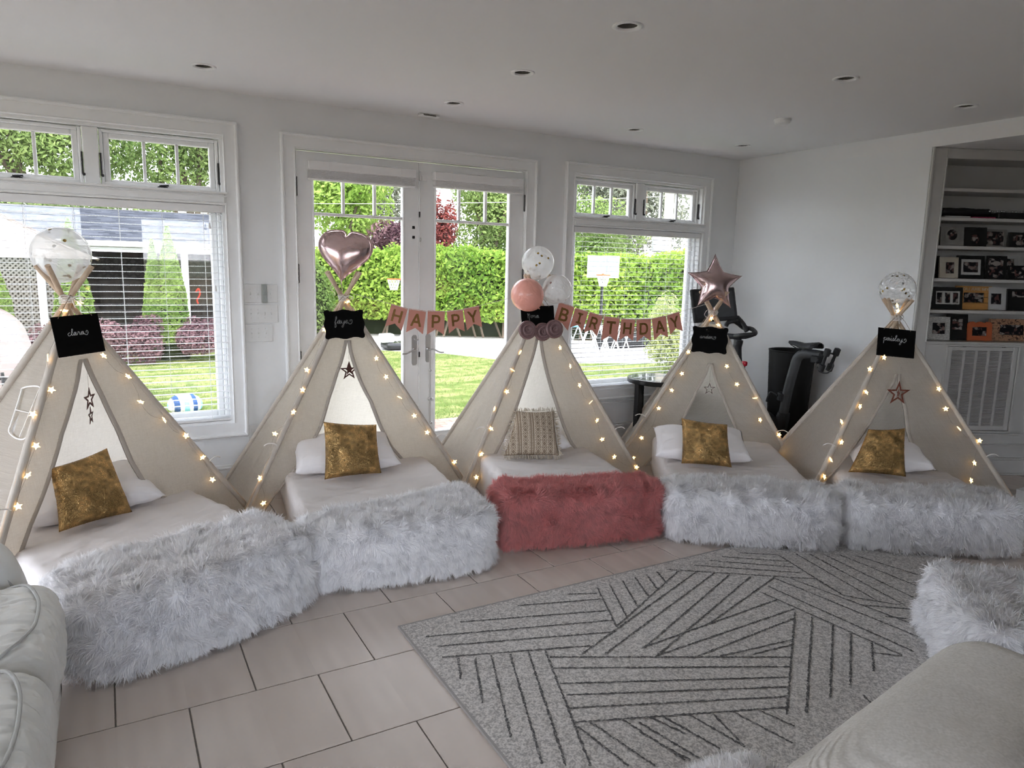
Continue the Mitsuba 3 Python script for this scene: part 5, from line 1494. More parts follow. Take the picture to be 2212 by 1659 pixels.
part(t, 'body', bev(5.62, 5.80, 2.33, 2.48, 0.0, 0.115, 0.003), WHITE)
part(t, 'lid', bev(5.618, 5.802, 2.328, 2.482, 0.108, 0.122, 0.003), WHITE)

# ------------------------------------------------------------------ built-in bookcase beyond the opening
b0, BU, BN = np.array([6.378, 2.979, 0.0]), np.array([0.89101, -0.45399, 0]), np.array([0.45399, 0.89101, 0])
BM = M4(BU, BN, (0, 0, 1), b0)
bk = lambda m: mv(m, BM)
BWOOD = mat('bookcase_paint', satin((0.56, 0.55, 0.53)))
L0, L1, R1 = -0.872, -0.742, 1.25
t = thing('built_in_bookcase', 'white built-in bookcase full of framed photographs beyond the right wall', 'bookcase')
part(t, 'casing', cat_(bk(bev(L0, L0 + 0.022, -0.035, 0.02, 0, 2.598, 0.005)), bk(bev(L0 + 0.02, L1, -0.018, 0.02, 0, 2.598, 0.004)), bk(bev(L1, R1, -0.018, 0.02, 2.52, 2.598, 0.004)), bk(bev(L1 - 0.012, L1, -0.024, 0, 1.1, 2.53, 0.003))), BWOOD)
part(t, 'side_panel', bk(box(L1 - 0.02, L1 + 0.006, 0.0, 0.33, 1.08, 2.54)), BWOOD)
part(t, 'side_panel', bk(box(R1 - 0.02, R1, 0.0, 0.33, 1.08, 2.54)), BWOOD)
part(t, 'back_panel', bk(box(L1, R1, 0.32, 0.34, 1.08, 2.54)), BWOOD)
part(t, 'top_panel', bk(box(L1, R1, 0.0, 0.34, 2.52, 2.54)), BWOOD)
SHZ = [2.305, 2.082, 1.863, 1.607, 1.357]
sh = shape(bk(bev(L1 + 0.004, R1 - 0.02, 0.012, 0.32, -0.026, 0, 0.003)), BWOOD)
for z in SHZ:
    part(t, 'shelf', {**sh, 'to_world': T4().translate([0, 0, z])}, None)
part(t, 'counter', bk(bev(L1, R1, -0.008, 0.33, 1.080, 1.104, 0.004)), BWOOD)
part(t, 'lower_panel', cat_(bk(box(L1, -0.556, -0.004, 0.02, 0, 1.085)), bk(box(0.042, R1, -0.004, 0.02, 0, 1.085)), bk(box(-0.556, 0.042, -0.004, 0.02, 0, 0.366)), bk(box(-0.556, 0.042, -0.004, 0.02, 1.074, 1.085))), BWOOD)
part(t, 'plinth_moulding', cat_(bk(bev(L0 + 0.1, R1, -0.020, 0, 0.335, 0.352, 0.004)), bk(bev(L0 + 0.1, R1, -0.014, 0, 0.255, 0.268, 0.004))), BWOOD)
part(t, 'baseboard', cat_(bk(bev(L1, R1, -0.022, 0, 0, 0.13, 0.004)), bk(bev(L1, R1, -0.030, 0, 0.13, 0.148, 0.005)), bk(bev(L1, R1, -0.034, 0, 0, 0.02, 0.005))), BWOOD)
struct('wall_hall', cat_(bk(box(R1, 3.0, -0.01, 0.1, 0, ZH)), bk(box(L1 - 0.03, R1, 0.345, 0.42, 0, ZH)), bk(box(L0, L1 - 0.02, 0.02, 0.42, 0, ZH)), box(XR + 0.1, XR + 0.13, 3.35, 4.2, 0, ZH), box(XR, XR + 0.03, 3.36, 3.45, 0, ZH)), WALL)
struct('wall_hall_side', box(8.35, 8.5, YB, 3.0, 0, ZH), WALL)
# return air grille
t = thing('return_air_grille', 'large white slatted return air grille set in the bookcase base', 'air vent')
part(t, 'outer_frame', bk(cat_(*[bev(a, b, -0.022, 0.0, c, d, 0.004) for a, b, c, d in ((-0.570, -0.552, 0.362, 1.082), (0.036, 0.054, 0.362, 1.082), (-0.570, 0.054, 1.068, 1.084), (-0.570, 0.054, 0.358, 0.374))])), BWOOD)
part(t, 'frame', bk(cat_(*[bev(a, b, -0.014, 0.004, c, d, 0.003) for a, b, c, d in ((-0.549, -0.514, 0.377, 1.066), (-0.004, 0.033, 0.377, 1.066), (-0.514, -0.004, 1.034, 1.066), (-0.514, -0.004, 0.377, 0.416))])), BWOOD)
part(t, 'dark_opening', bk(box(-0.55, 0.034, 0.045, 0.05, 0.37, 1.07)), LINER)
for i in range(1, 5):
    u_ = -0.514 + 0.51 * i / 5
    part(t, 'divider', bk(box(u_ - 0.0095, u_ + 0.0095, -0.012, 0.01, 0.41, 1.04)), BWOOD)
n_ = 52
lou = np.array([(0.0, 0.0), (0.026, 0.0085), (0.026, 0.0105), (0.0, 0.0052)])
lm = prism(lou[::-1], 0.512)
lm = bk(mv(lm, M4((0, 1, 0), (0, 0, 1), (1, 0, 0), (-0.515, -0.010, 0))))
ld = shape(lm, BWOOD)
for i in range(n_):
    part(t, 'slat', {**ld, 'to_world': T4().translate([0, 0, 0.417 + i * (1.034 - 0.417) / n_])}, None)
for u_ in (-0.42, -0.09):
    part(t, 'latch', bk(bev(u_ - 0.013, u_ + 0.013, -0.018, -0.005, 1.064, 1.070, 0.001)), BLACK)

# framed photographs
def photo_fn(p, n, uv):
    a = fbm(p.x * 26, p.y * 26, p.z * 30, 3)
    b = noise(p.x * 60, p.y * 60, p.z * 40)
    c = mix((0.008, 0.008, 0.010), (0.30, 0.27, 0.25), smoothstep(0.52, 0.66, a))
    return mix(c, (0.16, 0.07, 0.06), smoothstep(0.62, 0.72, b) * 0.6)


PHOTO = mat('photo_print', rough(proc(photo_fn), 0.3, 0.4))
MATW = mat('mat_board', matte((0.50, 0.49, 0.47)))
FB = mat('frame_black', rough((0.010, 0.010, 0.010), 0.35, 0.5))
FSI = mat('frame_silver', rough((0.36, 0.35, 0.33), 0.35, 0.5, 0.6))
FCR = mat('frame_cream', rough((0.50, 0.45, 0.37), 0.5))
FWH = mat('frame_white', rough((0.46, 0.46, 0.45), 0.5))
FOR = mat('frame_orange', rough((0.42, 0.10, 0.035), 0.5))
FWD = mat('frame_wood', {'type': 'twosided', 'bsdf': {'type': 'principled', 'base_color': proc(lambda p, n, uv: mix((0.36, 0.16, 0.04), (0.58, 0.30, 0.09), fbm(p.x * 9, p.y * 9, p.z * 90, 3))), 'roughness': 0.6}})
FST = mat('frame_stone', rough(proc(lambda p, n, uv: mix((0.26, 0.25, 0.23), (0.60, 0.59, 0.56), noise(p.x * 150, p.y * 150, p.z * 150))), 0.8))
FLE = mat('frame_leopard', rough(proc(lambda p, n, uv: mix((0.36, 0.20, 0.12), (0.03, 0.012, 0.012), smoothstep(0.10, 0.02, dr.abs(noise(p.x * 75 + p.y * 30, p.z * 75) - 0.5)))), 0.5))


def frame_thing(u0, u1, z0, h, depth, m, opens, label, mat_b=None, lean=0.12, extra=None):
    """opens: list of (a0, a1, b0, b1) openings as shares of width and height."""
    w = u1 - u0
    Y = unit(np.array([0, 0, 1]) * math.cos(lean) + BN * math.sin(lean))
    Z = np.cross(BU, Y)
    F = M4(BU, Y, Z, b0 + BU * u0 + BN * depth + [0, 0, z0 + 0.002])
    k = thing('photo_frame', label, 'picture frame')
    g = Polygon([(0, 0), (w, 0), (w, h), (0, h)])
    if extra == 'ornate':
        g = g.union(Polygon([(w * a, h + 0.012 * abs(math.sin(a * 9.4)) + 0.004) for a in np.linspace(0.03, 0.97, 24)][::-1] + [(0.02 * w, 0.9 * h), (0.98 * w, 0.9 * h)]).buffer(0))
    for o in opens:
        if extra == 'oval':
            g = g.difference(trimesh.path.polygons.Polygon([(w * (o[0] + (o[1] - o[0]) * (0.5 + 0.5 * math.cos(a))), h * (o[2] + (o[3] - o[2]) * (0.5 + 0.5 * math.sin(a)))) for a in np.linspace(0, 2 * math.pi, 30)]))
        else:
            g = g.difference(Polygon([(w * o[0], h * o[2]), (w * o[1], h * o[2]), (w * o[1], h * o[3]), (w * o[0], h * o[3])]))
    fm = mv(prism(g, 0.014), F)
    part(k, 'border', fm, m)
    if extra == 'oval':
        rid = [tube([(w * (0.5 + 0.30 * math.cos(a)), h * (0.5 + 0.36 * math.sin(a)), 0.0145), (w * (0.5 + 0.47 * math.cos(a)), h * (0.5 + 0.47 * math.sin(a)), 0.0145)], 0.0014, 4) for a in np.linspace(0, 2 * math.pi, 48, endpoint=False)]
        part(k, 'ridges', mv(cat_(rid), F), m)
    for o in opens:
        a0, a1, c0, c1 = o[0] * w, o[1] * w, o[2] * h, o[3] * h
        if mat_b and len(o) == 4:
            e = min(a1 - a0, c1 - c0) * 0.17
            part(k, 'mat_board', mv(prism(Polygon([(a0, c0), (a1, c0), (a1, c1), (a0, c1)]).difference(Polygon([(a0 + e, c0 + e), (a1 - e, c0 + e), (a1 - e, c1 - e), (a0 + e, c1 - e)])), 0.002), F @ M4((1, 0, 0), (0, 1, 0), (0, 0, 1), (0, 0, 0.006))), mat_b)
        part(k, 'photograph', mv(box(a0, a1, c0, c1, 0.003, 0.005), F), PHOTO)
    return k, F, w, h


z3, z4, z5, z6 = 1.863, 1.607, 1.357, 1.104
frame_thing(-0.655, -0.462, z3, 0.150, 0.10, FSI, [(0.28, 0.74, 0.30, 0.86)], 'silver ridged frame with an oval photograph, third shelf of the bookcase', extra='oval')
frame_thing(-0.468, -0.258, z3, 0.152, 0.12, FB, [(0.40, 0.72, 0.14, 0.62)], 'wide black frame with a small photograph beside the oval silver frame')
frame_thing(-0.285, -0.068, z3, 0.142, 0.15, FSI, [(0.08, 0.90, 0.10, 0.88)], 'thin silvery gold frame with a large group photograph, third shelf')
frame_thing(-0.070, 0.16, z3, 0.120, 0.12, FB, [(0.12, 0.88, 0.15, 0.85)], 'black landscape frame at the right end of the third shelf')
frame_thing(-0.700, -0.560, z4, 0.180, 0.20, FB, [(0.15, 0.85, 0.15, 0.85)], 'dark frame partly hidden in the left corner, fourth shelf', lean=0.2)
frame_thing(-0.612, -0.455, z4, 0.168, 0.13, FCR, [(0.33, 0.80, 0.22, 0.76)], 'cream frame with a narrow dark photograph, fourth shelf')
frame_thing(-0.452, -0.222, z4, 0.185, 0.15, FB, [(0.15, 0.88, 0.16, 0.84)], 'black frame with a white mat around its photograph, fourth shelf', MATW)
frame_thing(-0.222, -0.055, z4, 0.187, 0.12, FB, [(0.07, 0.85, 0.05, 0.90)], 'upright black frame with a reddish photograph, fourth shelf')
frame_thing(-0.110, 0.10, z4, 0.192, 0.20, FWH, [(0.20, 0.85, 0.40, 0.88)], 'white frame standing behind a black one at right, fourth shelf')
frame_thing(-0.056, 0.18, z4, 0.112, 0.10, FB, [(0.06, 0.94, 0.10, 0.92)], 'low black landscape frame before the white frame, fourth shelf')
frame_thing(-0.668, -0.408, z5, 0.178, 0.10, FB, [(0.14, 0.40, 0.22, 0.82), (0.40, 0.66, 0.22, 0.82), (0.66, 0.92, 0.22, 0.82)], 'black frame with three photographs side by side, fifth shelf', MATW)
k, F, w, h = frame_thing(-0.432, -0.128, z5, 0.190, 0.15, FWD, [(0.22, 0.80, 0.30, 0.72)], 'orange wooden plank frame reading YOU ARE MY, fifth shelf')
tm = meshkit.text_mesh('YOU ARE MY', 0.019, 0.001, bold=True)
wv = np.asarray(tm.vertices)[:, 0].max()
part(k, 'lettering', mv(tm, F @ M4((0.255 / wv, 0, 0), (0, 1.1, 0), (0, 0, 1), (0.026, 0.155, 0.0142))), FCR, label='raised words YOU ARE MY')
for zz in (0.052, 0.098):
    part(k, 'plank_gap', mv(box(0.002, w - 0.002, zz, zz + 0.003, 0.0138, 0.0146), F), BLACK)
frame_thing(-0.160, 0.010, z5, 0.186, 0.13, FWH, [(0.08, 0.62, 0.25, 0.72)], 'white frame with a small dark scalloped photograph, fifth shelf')
frame_thing(-0.022, 0.150, z5, 0.174, 0.11, FB, [(0.22, 0.86, 0.62, 0.90)], 'black frame with a small pale photograph at its top, fifth shelf')
frame_thing(-0.672, -0.482, z6, 0.190, 0.10, FST, [(0.22, 0.80, 0.26, 0.74)], 'speckled grey stone frame, lowest shelf at left')
frame_thing(-0.490, -0.312, z6, 0.212, 0.13, FB, [(0.26, 0.78, 0.40, 0.82)], 'tall black frame beside the stone frame, lowest shelf')
frame_thing(-0.322, -0.118, z6, 0.140, 0.11, FOR, [(0.18, 0.80, 0.28, 0.80)], 'orange frame with a wavy carved top, lowest shelf', extra='ornate')
frame_thing(-0.134, 0.190, z6, 0.182, 0.12, FLE, [(0.28, 0.92, 0.28, 0.74)], 'large leopard patterned frame, lowest shelf at right')
# things lying on the second shelf
z2 = SHZ[1]
single('book', bk(bev(-0.66, -0.45, 0.06, 0.22, z2, z2 + 0.016, 0.002)), FWH, 'thin white book lying flat at the left of the second shelf', 'book')
single('book', bk(bev(-0.43, -0.25, 0.05, 0.20, z2, z2 + 0.013, 0.002)), mat('pink_book', rough((0.30, 0.035, 0.09), 0.5)), 'thin pink book lying flat on the second shelf', 'book')
m = bk(shift(rbox((0.42, 0.20, 0.06), 0.028, 0.02), -0.45, 0.20, z2 + 0.052))
m.vertices += vnorm(m) * (0.02 * fr(m.vertices, 5, 9.0))[:, None]
single('black_bag', m, BLACK, 'flat black bag lying on the books on the second shelf', 'bag', smooth=True)
single('black_case', bk(bev(-0.23, 0.25, 0.05, 0.25, z2, z2 + 0.05, 0.008)), BLACK, 'flat black case at the right of the second shelf', 'case')
t = thing('silver_bracelet', 'row of shiny silver beads lying on the black case, second shelf', 'beads')
bd = shape(ball((0, 0, 0), 0.010, 2), STEEL, True)
for i in range(12):
    p = b0 + BU * (-0.27 + 0.030 * i) + BN * (0.10 + 0.012 * math.sin(i * 1.7)) + [0, 0, z2 + 0.061]
    part(t, 'bead', {**bd, 'to_world': T4().translate(p.tolist())}, None)

# ------------------------------------------------------------------ the garden
GZ = -0.2
SOIL = mat('soil', matte(proc(lambda p, n, uv: mix((0.09, 0.075, 0.05), (0.16, 0.14, 0.10), fbm(p.x * 1.7, p.y * 1.7, 0, 3)))))
LAWN = mat('lawn', matte(proc(lambda p, n, uv: mix((0.10, 0.145, 0.04), (0.25, 0.26, 0.11), smoothstep(0.25, 0.8, 0.55 * noise(p.x * 0.7, p.y * 4.5, 0) + 0.45 * noise(p.x * 9, p.y * 11, 4))))))
CONC = mat('concrete', matte(proc(lambda p, n, uv: mix((0.29, 0.285, 0.28), (0.42, 0.41, 0.40), noise(p.x * 1.6, p.y * 4.4, 0)))))
struct('ground', box(-60, 60, YW + 0.17, 80, GZ - 0.3, GZ - 0.02), SOIL)
struct('ground_rear', box(-60, 60, -80, YW + 0.17, GZ - 0.3, GZ - 0.1), SOIL)
bnd = [(2.2, 15.3), (3.6, 15.2), (5.03, 14.55), (6.11, 13.58), (6.64, 12.51), (8.03, 11.27), (9.65, 10.69), (13.0, 10.0)]
lawn_poly = Polygon([(-9, 7.7), (13, 7.7)] + bnd[::-1] + [(-9, 14.3)])
struct('lawn', shift(prism(lawn_poly, 0.02), 0, 0, GZ - 0.02), LAWN)
struct('driveway', shift(prism(Polygon(bnd + [(16, 9.6), (16, 12.6), (10.7, 15.2), (9, 16.5), (6.4, 18.1), (2.2, 20.5)]), 0.022), 0, 0, GZ - 0.035), CONC)
rng = np.random.default_rng(12)
N = 42000
gx, gy = rng.uniform(-1.2, 10.5, N), 7.7 + 7.0 * rng.random(N) ** 1.3
ok = np.array([lawn_poly.contains(Point(a, b)) for a, b in zip(gx[::60], gy[::60])]).repeat(60)[:N]
import shapely
ok = shapely.contains_xy(lawn_poly, gx, gy)
gx, gy = gx[ok], gy[ok]
N = len(gx)
a = rng.uniform(0, math.pi, N)
hh = rng.uniform(0.015, 0.035, N)
p = np.stack([gx, gy, np.full(N, GZ - 0.002)], 1)
s = np.stack([np.cos(a), np.sin(a), 0 * a], 1) * 0.006
tip = p + np.stack([rng.normal(0, 0.016, N), rng.normal(0, 0.016, N), hh], 1)
v = np.stack([p - s, p + s, tip], 1).reshape(-1, 3)
GRASS = mat('grass', {'type': 'principledthin', 'base_color': {'type': 'mesh_attribute', 'name': 'vertex_color'}, 'roughness': 0.7, 'diff_trans': 0.7})
gk = np.clip(0.5 + 1.5 * fr(p * [0.5, 3.6, 1], 19, 1.0, 3) + rng.uniform(-0.25, 0.25, N), 0, 1)[:, None]
gc = np.repeat(np.array([0.125, 0.195, 0.05]) * (1 - gk) + np.array([0.30, 0.32, 0.135]) * gk, 3, 0)
single('grass', trimesh.Trimesh(v, np.arange(3 * N).reshape(-1, 3), process=False), GRASS, 'short green grass of the lawn beyond the windows', 'grass', kind='stuff', color=gc)
# brick path and door step
BP = holder('brick_path')
part(BP, 'bed', box(-8, 12, YW + 0.17, 7.7, GZ - 0.1, GZ - 0.012), mat('mortar', matte((0.42, 0.36, 0.33))))
bricks = [shape(bev(0.004, 0.206, 0.004, 0.101, -0.03, 0.0, 0.004), mat('brick_%d' % i, matte(c))) for i, c in enumerate(((0.40, 0.20, 0.165), (0.46, 0.25, 0.21), (0.36, 0.185, 0.16), (0.44, 0.27, 0.235)))]
for j in range(13):
    for i in range(15):
        if 1.9 + i * 0.21 < 4.7:
            part(BP, 'brick', {**bricks[(i * 7 + j * 3 + (i * j) % 5) % 4], 'to_world': T4().translate([1.9 + i * 0.21 + (0.105 if j % 2 else 0), 6.32 + j * 0.106, GZ])}, None)
struct('door_step', bev(0.9, 3.5, YW + 0.16, 6.3, GZ - 0.1, -0.015, 0.01), CONC)


LEAF = mat('leaf', {'type': 'principledthin', 'base_color': {'type': 'mesh_attribute', 'name': 'vertex_color'}, 'roughness': 0.5, 'diff_trans': 0.9})
LF_BRIGHT = ((0.24, 0.38, 0.07), (0.52, 0.66, 0.20), 0.8)
LF_GREEN = ((0.13, 0.22, 0.06), (0.38, 0.48, 0.18), 0.8)
LF_GREY = ((0.13, 0.15, 0.11), (0.40, 0.42, 0.33), 0.8)
LF_HEDGE = ((0.12, 0.24, 0.035), (0.44, 0.58, 0.12), 0.9)
LF_RED = ((0.10, 0.035, 0.04), (0.42, 0.12, 0.10), 1.2)
LF_PURPLE = ((0.09, 0.045, 0.06), (0.36, 0.22, 0.24), 1.5)
LF_CEDAR = ((0.12, 0.22, 0.05), (0.36, 0.48, 0.14), 3.0)
LF_LIGHT = ((0.22, 0.30, 0.10), (0.62, 0.62, 0.32), 2.0)


def leaf_part(t, name, vf, m, **kw):
    c0, c1, f = m
    v = vf[0]
    q = v[::4]
    k = np.clip(0.5 + 1.3 * fr(q, 17, f, 3) + np.random.default_rng(len(v)).uniform(-0.28, 0.28, len(q)), 0, 1)
    col = np.repeat(np.array(c0) + k[:, None] * (np.array(c1) - np.array(c0)), 4, 0)
    return part(t, name, vf, LEAF, color=col, **kw)


BARK = mat('bark', matte((0.16, 0.125, 0.095)))
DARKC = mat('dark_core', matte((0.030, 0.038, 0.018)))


def leaves(p, d, size, seed, asp=0.5):
    """Diamond leaves at points p facing roughly d."""
    rng = np.random.default_rng(seed)
    n = len(p)
    d = d + rng.normal(0, 0.55, (n, 3))
    d /= np.linalg.norm(d, axis=1, keepdims=True) + 1e-9
    t = np.cross(d, rng.normal(0, 1, (n, 3)))
    t /= np.linalg.norm(t, axis=1, keepdims=True) + 1e-9
    b = np.cross(d, t)
    s = (size * rng.uniform(0.6, 1.3, n))[:, None]
    v = np.stack([p - t * s / 2, p + b * s * asp / 2 + d * s * 0.08, p + t * s / 2, p - b * s * asp / 2 + d * s * 0.08], 1).reshape(-1, 3)
    k = np.arange(n)[:, None] * 4
    return v, np.vstack([k + [0, 1, 2], k + [0, 2, 3]])


def blob_points(blobs, n, seed, shell=0.62):
    rng = np.random.default_rng(seed)
    w = np.array([r[0] * r[1] + r[1] * r[2] + r[0] * r[2] for c, r in blobs], float)
    i = rng.choice(len(blobs), n, p=w / w.sum())
    d = rng.normal(0, 1, (n, 3))
    d /= np.linalg.norm(d, axis=1, keepdims=True)
    q = shell + (1 - shell) * rng.random(n) ** 0.6
    C, R = np.array([c for c, r in blobs], float), np.array([r for c, r in blobs], float)
    return C[i] + d * R[i] * q[:, None], d


def plant(name, label, cat, base, blobs, n, size, m, seed, group=None, trunk=None, asp=0.5, core=True):
    t = thing(name, label, cat, group)
    p, d = blob_points(blobs, n, seed)
    ok = p[:, 2] > GZ + 0.01
    leaf_part(t, 'foliage', leaves(p[ok], d[ok] + [0, 0, 0.35], size, seed + 1, asp), m, label='leaves', kind='stuff')
    if trunk:
        ps = []
        b = np.array([*base, GZ])
        for c, r in blobs[:5]:
            c = np.array(c, float)
            ps.append(tube(spline([b, b + (c - b) * [0.15, 0.15, 0.45], c - [0, 0, r[2] * 0.2], c + [0, 0, r[2] * 0.5]], 5), np.linspace(trunk, trunk * 0.25, 16), 7))
        part(t, 'trunk', cat_(ps), BARK, True)
    return t


def cluster(c, r, k, seed, f=0.55):
    rng = np.random.default_rng(seed)
    out = []
    for i in range(k):
        d = unit(rng.normal(0, 1, 3))
        out.append((np.array(c) + d * np.array(r) * rng.uniform(0.35, 0.72), tuple(np.array(r) * f * rng.uniform(0.55, 1.0))))
    return out


TREES = [
    ('maple_tree', 'bright yellow-green tree seen through the top of the left French door', (6.0, 21), (6.2, 21, 3.7), (1.75, 1.1, 1.75), 12000, 0.14, LF_BRIGHT, 0.07),
    ('grey_leaved_tree', 'grey-green tree behind the bright one, seen through both French doors', (8.3, 25), (8.6, 25, 4.4), (2.3, 1.4, 2.6), 12000, 0.14, LF_GREY, 0.10),
    ('red_leaved_tree', 'red leaved tree seen at the left edge of the right French door', (8.6, 19.6), (8.62, 19.6, 2.7), (0.55, 0.5, 1.3), 2600, 0.13, LF_RED, 0.04),
    ('broad_tree', 'broad mid-green tree seen through the right French door', (10.4, 20), (10.4, 20, 3.2), (1.55, 1.2, 2.1), 13000, 0.125, LF_GREEN, 0.10),
    ('shade_tree', 'green tree seen through the left transom of the right window', (12.9, 21), (12.8, 21, 4.0), (2.2, 1.4, 2.2), 11000, 0.14, LF_GREEN, 0.10),
    ('dark_tree', 'darker tree behind the utility pole in the right window', (17.8, 22), (17.0, 21.5, 3.9), (3.6, 1.6, 3.0), 13000, 0.16, LF_GREY, 0.10),
    ('tall_tree', 'tall tree filling the left transom of the left window', (-1.4, 27), (-1.6, 27, 6.2), (3.0, 1.6, 2.6), 16000, 0.17, LF_GREEN, 0.14),
    ('large_tree', 'large tree filling the right transom of the left window', (2.9, 28), (2.9, 28, 6.2), (2.8, 1.6, 2.8), 16000, 0.17, LF_GREEN, 0.14),
]
for i, (nm, lab, base, c, r, n, sz, m, tr) in enumerate(TREES):
    plant(nm, lab, 'tree', base, cluster(c, r, 16, 30 + i), n, sz, m, 200 + 7 * i, trunk=tr)
plant('dark_shrub', 'dark shrub above the hedge behind the pink heart balloon', 'shrub', (7.3, 20), cluster((7.5, 20.2, 2.3), (1.2, 0.8, 0.8), 8, 3), 2600, 0.14, LF_PURPLE, 41)
plant('evergreen_thicket', 'dark evergreen thicket above the hedge in the right window', 'shrub', (13, 17.6), cluster((12.8, 17.8, 2.6), (2.4, 0.9, 1.2), 12, 6), 7000, 0.12, LF_GREEN, 43)
plant('ridge_bush', 'green bushes showing over the ridge of the shingled roof', 'shrub', (0, 24), cluster((-0.5, 24, 3.2), (4.5, 0.8, 0.6), 14, 9), 5000, 0.14, LF_GREEN, 45)
# hedge
H0, H1 = np.array([3.3, 19.6]), np.array([15.6, 12.3])
hd = (H1 - H0) / np.linalg.norm(H1 - H0)
hl = np.linalg.norm(H1 - H0)
hn = np.array([hd[1], -hd[0]])
t = thing('hedge', 'tall clipped bright green hedge behind the driveway', 'hedge')
rng = np.random.default_rng(5)
n = 34000
u, w = rng.random(n), rng.random(n)
top = rng.random(n) < 0.25
z = np.where(top, 1.95, GZ + 0.42 + 1.75 * w)
off = np.where(top, rng.uniform(-0.9, 0.05, n), 0)
q = np.stack([H0[0] + hd[0] * hl * u + hn[0] * off, H0[1] + hd[1] * hl * u + hn[1] * off, z], 1)
bulge = 0.55 * fr(np.stack([u * 9, z * 0.9, u * 0], -1), 4, 1.0) + 0.16 * rng.normal(0, 1, n)
q[:, 0] += hn[0] * bulge; q[:, 1] += hn[1] * bulge
q[:, 2] += np.where(top, 0.30 * fr(np.stack([u * 14, u * 0, u * 0], -1), 8, 1.0) + 0.06 * rng.normal(0, 1, n), 0)
d = np.where(top[:, None], [0, 0, 1.0], [hn[0], hn[1], 0.5])
leaf_part(t, 'foliage', leaves(q, d, 0.13, 6), LF_HEDGE, label='glossy leaves', kind='stuff')
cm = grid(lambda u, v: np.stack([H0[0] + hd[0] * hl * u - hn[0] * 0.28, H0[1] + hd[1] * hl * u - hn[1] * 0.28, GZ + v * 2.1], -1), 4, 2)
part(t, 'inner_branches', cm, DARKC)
st = [tube([(H0[0] + hd[0] * hl * x + 0.1 * rng.normal(), H0[1] + hd[1] * hl * x, GZ), (H0[0] + hd[0] * hl * x + 0.25 * rng.normal(), H0[1] + hd[1] * hl * x, GZ + 0.7)], 0.03, 5) for x in np.linspace(0.02, 0.98, 46)]
part(t, 'stems', cat_(st), BARK, kind='stuff')
t = thing('cedar_hedge', 'dense dark cedar hedge at the left edge of the left French door', 'hedge')
p, d = blob_points([((4.2, 17.6, 0.7), (0.75, 0.5, 1.15))], 6000, 61)
leaf_part(t, 'foliage', leaves(p, d, 0.08, 62), LF_GREEN, kind='stuff', label='fine foliage')
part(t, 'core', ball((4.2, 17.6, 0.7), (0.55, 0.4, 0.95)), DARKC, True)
# arborvitae
def conifer(x, y, zt, r, seed, label, twin=None):
    t = thing('arborvitae', label, 'conifer', 'cone shaped conifers before the pavilion')
    rng = np.random.default_rng(seed)
    n = 6500
    pts, ds = [], []
    for cx_, top, rr in [(x, zt, r)] + ([twin] if twin else []):
        u = rng.random(n) ** 0.8
        a = rng.uniform(0, 2 * math.pi, n)
        w = rr * np.sin(np.clip(u * 1.15, 0, 1) * math.pi / 2) * np.clip((1 - u) * 7, 0.55, 1) * (0.86 + 0.3 * fr(np.stack([np.cos(a) * 2, np.sin(a) * 2, u * 7], -1), seed, 1.0))
        pts.append(np.stack([cx_ + w * np.cos(a), y + w * np.sin(a), top - u * (top - GZ)], 1))
        ds.append(np.stack([np.cos(a), np.sin(a), 0 * a + 0.3], 1))
    leaf_part(t, 'foliage', leaves(np.vstack(pts), np.vstack(ds), 0.085, seed + 1, 0.6), LF_CEDAR, kind='stuff', label='scale foliage')
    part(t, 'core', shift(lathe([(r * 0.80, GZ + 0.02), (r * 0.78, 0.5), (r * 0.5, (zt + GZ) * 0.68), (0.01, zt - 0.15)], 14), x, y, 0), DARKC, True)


conifer(1.02, 14.5, 2.20, 0.36, 70, 'double-tipped cone shaped conifer right of the sign clara behind the blind', (0.76, 1.95, 0.25))
conifer(-0.50, 14.5, 2.26, 0.37, 72, 'cone shaped conifer behind the balloon of the leftmost tent')
conifer(-1.62, 14.4, 1.75, 0.34, 74, 'cone shaped conifer cut by the left edge of the photograph')
for i, (x, y, r, h) in enumerate(((0.05, 13.9, 0.42, 0.92), (0.52, 14.1, 0.42, 0.95), (1.42, 14.1, 0.36, 0.80), (1.85, 14.3, 0.38, 0.78), (-0.95, 14.2, 0.40, 0.85))):
    plant('purple_shrub', ('low purple shrub left of the double conifer', 'low purple shrub against the double conifer', 'low purple shrub right of the double conifer', 'low purple shrub by the right pavilion post', 'low purple shrub left of the leftmost tent top')[i], 'shrub', (x, y), cluster((x, y, GZ + h * 0.5), (r, r, h * 0.55), 7, 80 + i, 0.7), 2600, 0.07, LF_PURPLE, 300 + i, 'low purple shrubs')
plant('flowering_shrub', 'pale flowering shrub at the lower right of the right window', 'shrub', (8.75, 9.6), cluster((8.75, 9.6, 0.62), (0.62, 0.5, 0.95), 14, 90), 5200, 0.075, LF_LIGHT, 320, trunk=0.02)
# pavilion with shingled roof
SHING = mat('shingle', matte(proc(lambda p, n, uv: mix((0.032, 0.036, 0.046), (0.098, 0.105, 0.128), cell_rand(p.x * 3.3 + 0.37 * dr.floor(p.y * 7.0) * 1.7, p.y * 7.0, 2) * 0.75 + 0.25 * noise(p.x * 30, p.y * 40)) * (0.7 + 0.3 * smoothstep(0.0, 0.25, p.y * 7.0 - dr.floor(p.y * 7.0))))))
t = thing('garden_pavilion', 'white posted garden pavilion with a grey shingled roof and lattice', 'pavilion')
rf = np.array([[-12, 15.9, 1.93], [2.35, 15.9, 1.95], [2.60, 21, 2.84], [-12, 21, 2.84], [-12, 15.9, 1.89], [2.35, 15.9, 1.91], [2.60, 21, 2.80], [-12, 21, 2.80]])
part(t, 'roof', (rf, np.array([[0, 1, 2, 3], [7, 6, 5, 4], [0, 4, 5, 1], [1, 5, 6, 2]])), SHING, label='grey shingled roof')
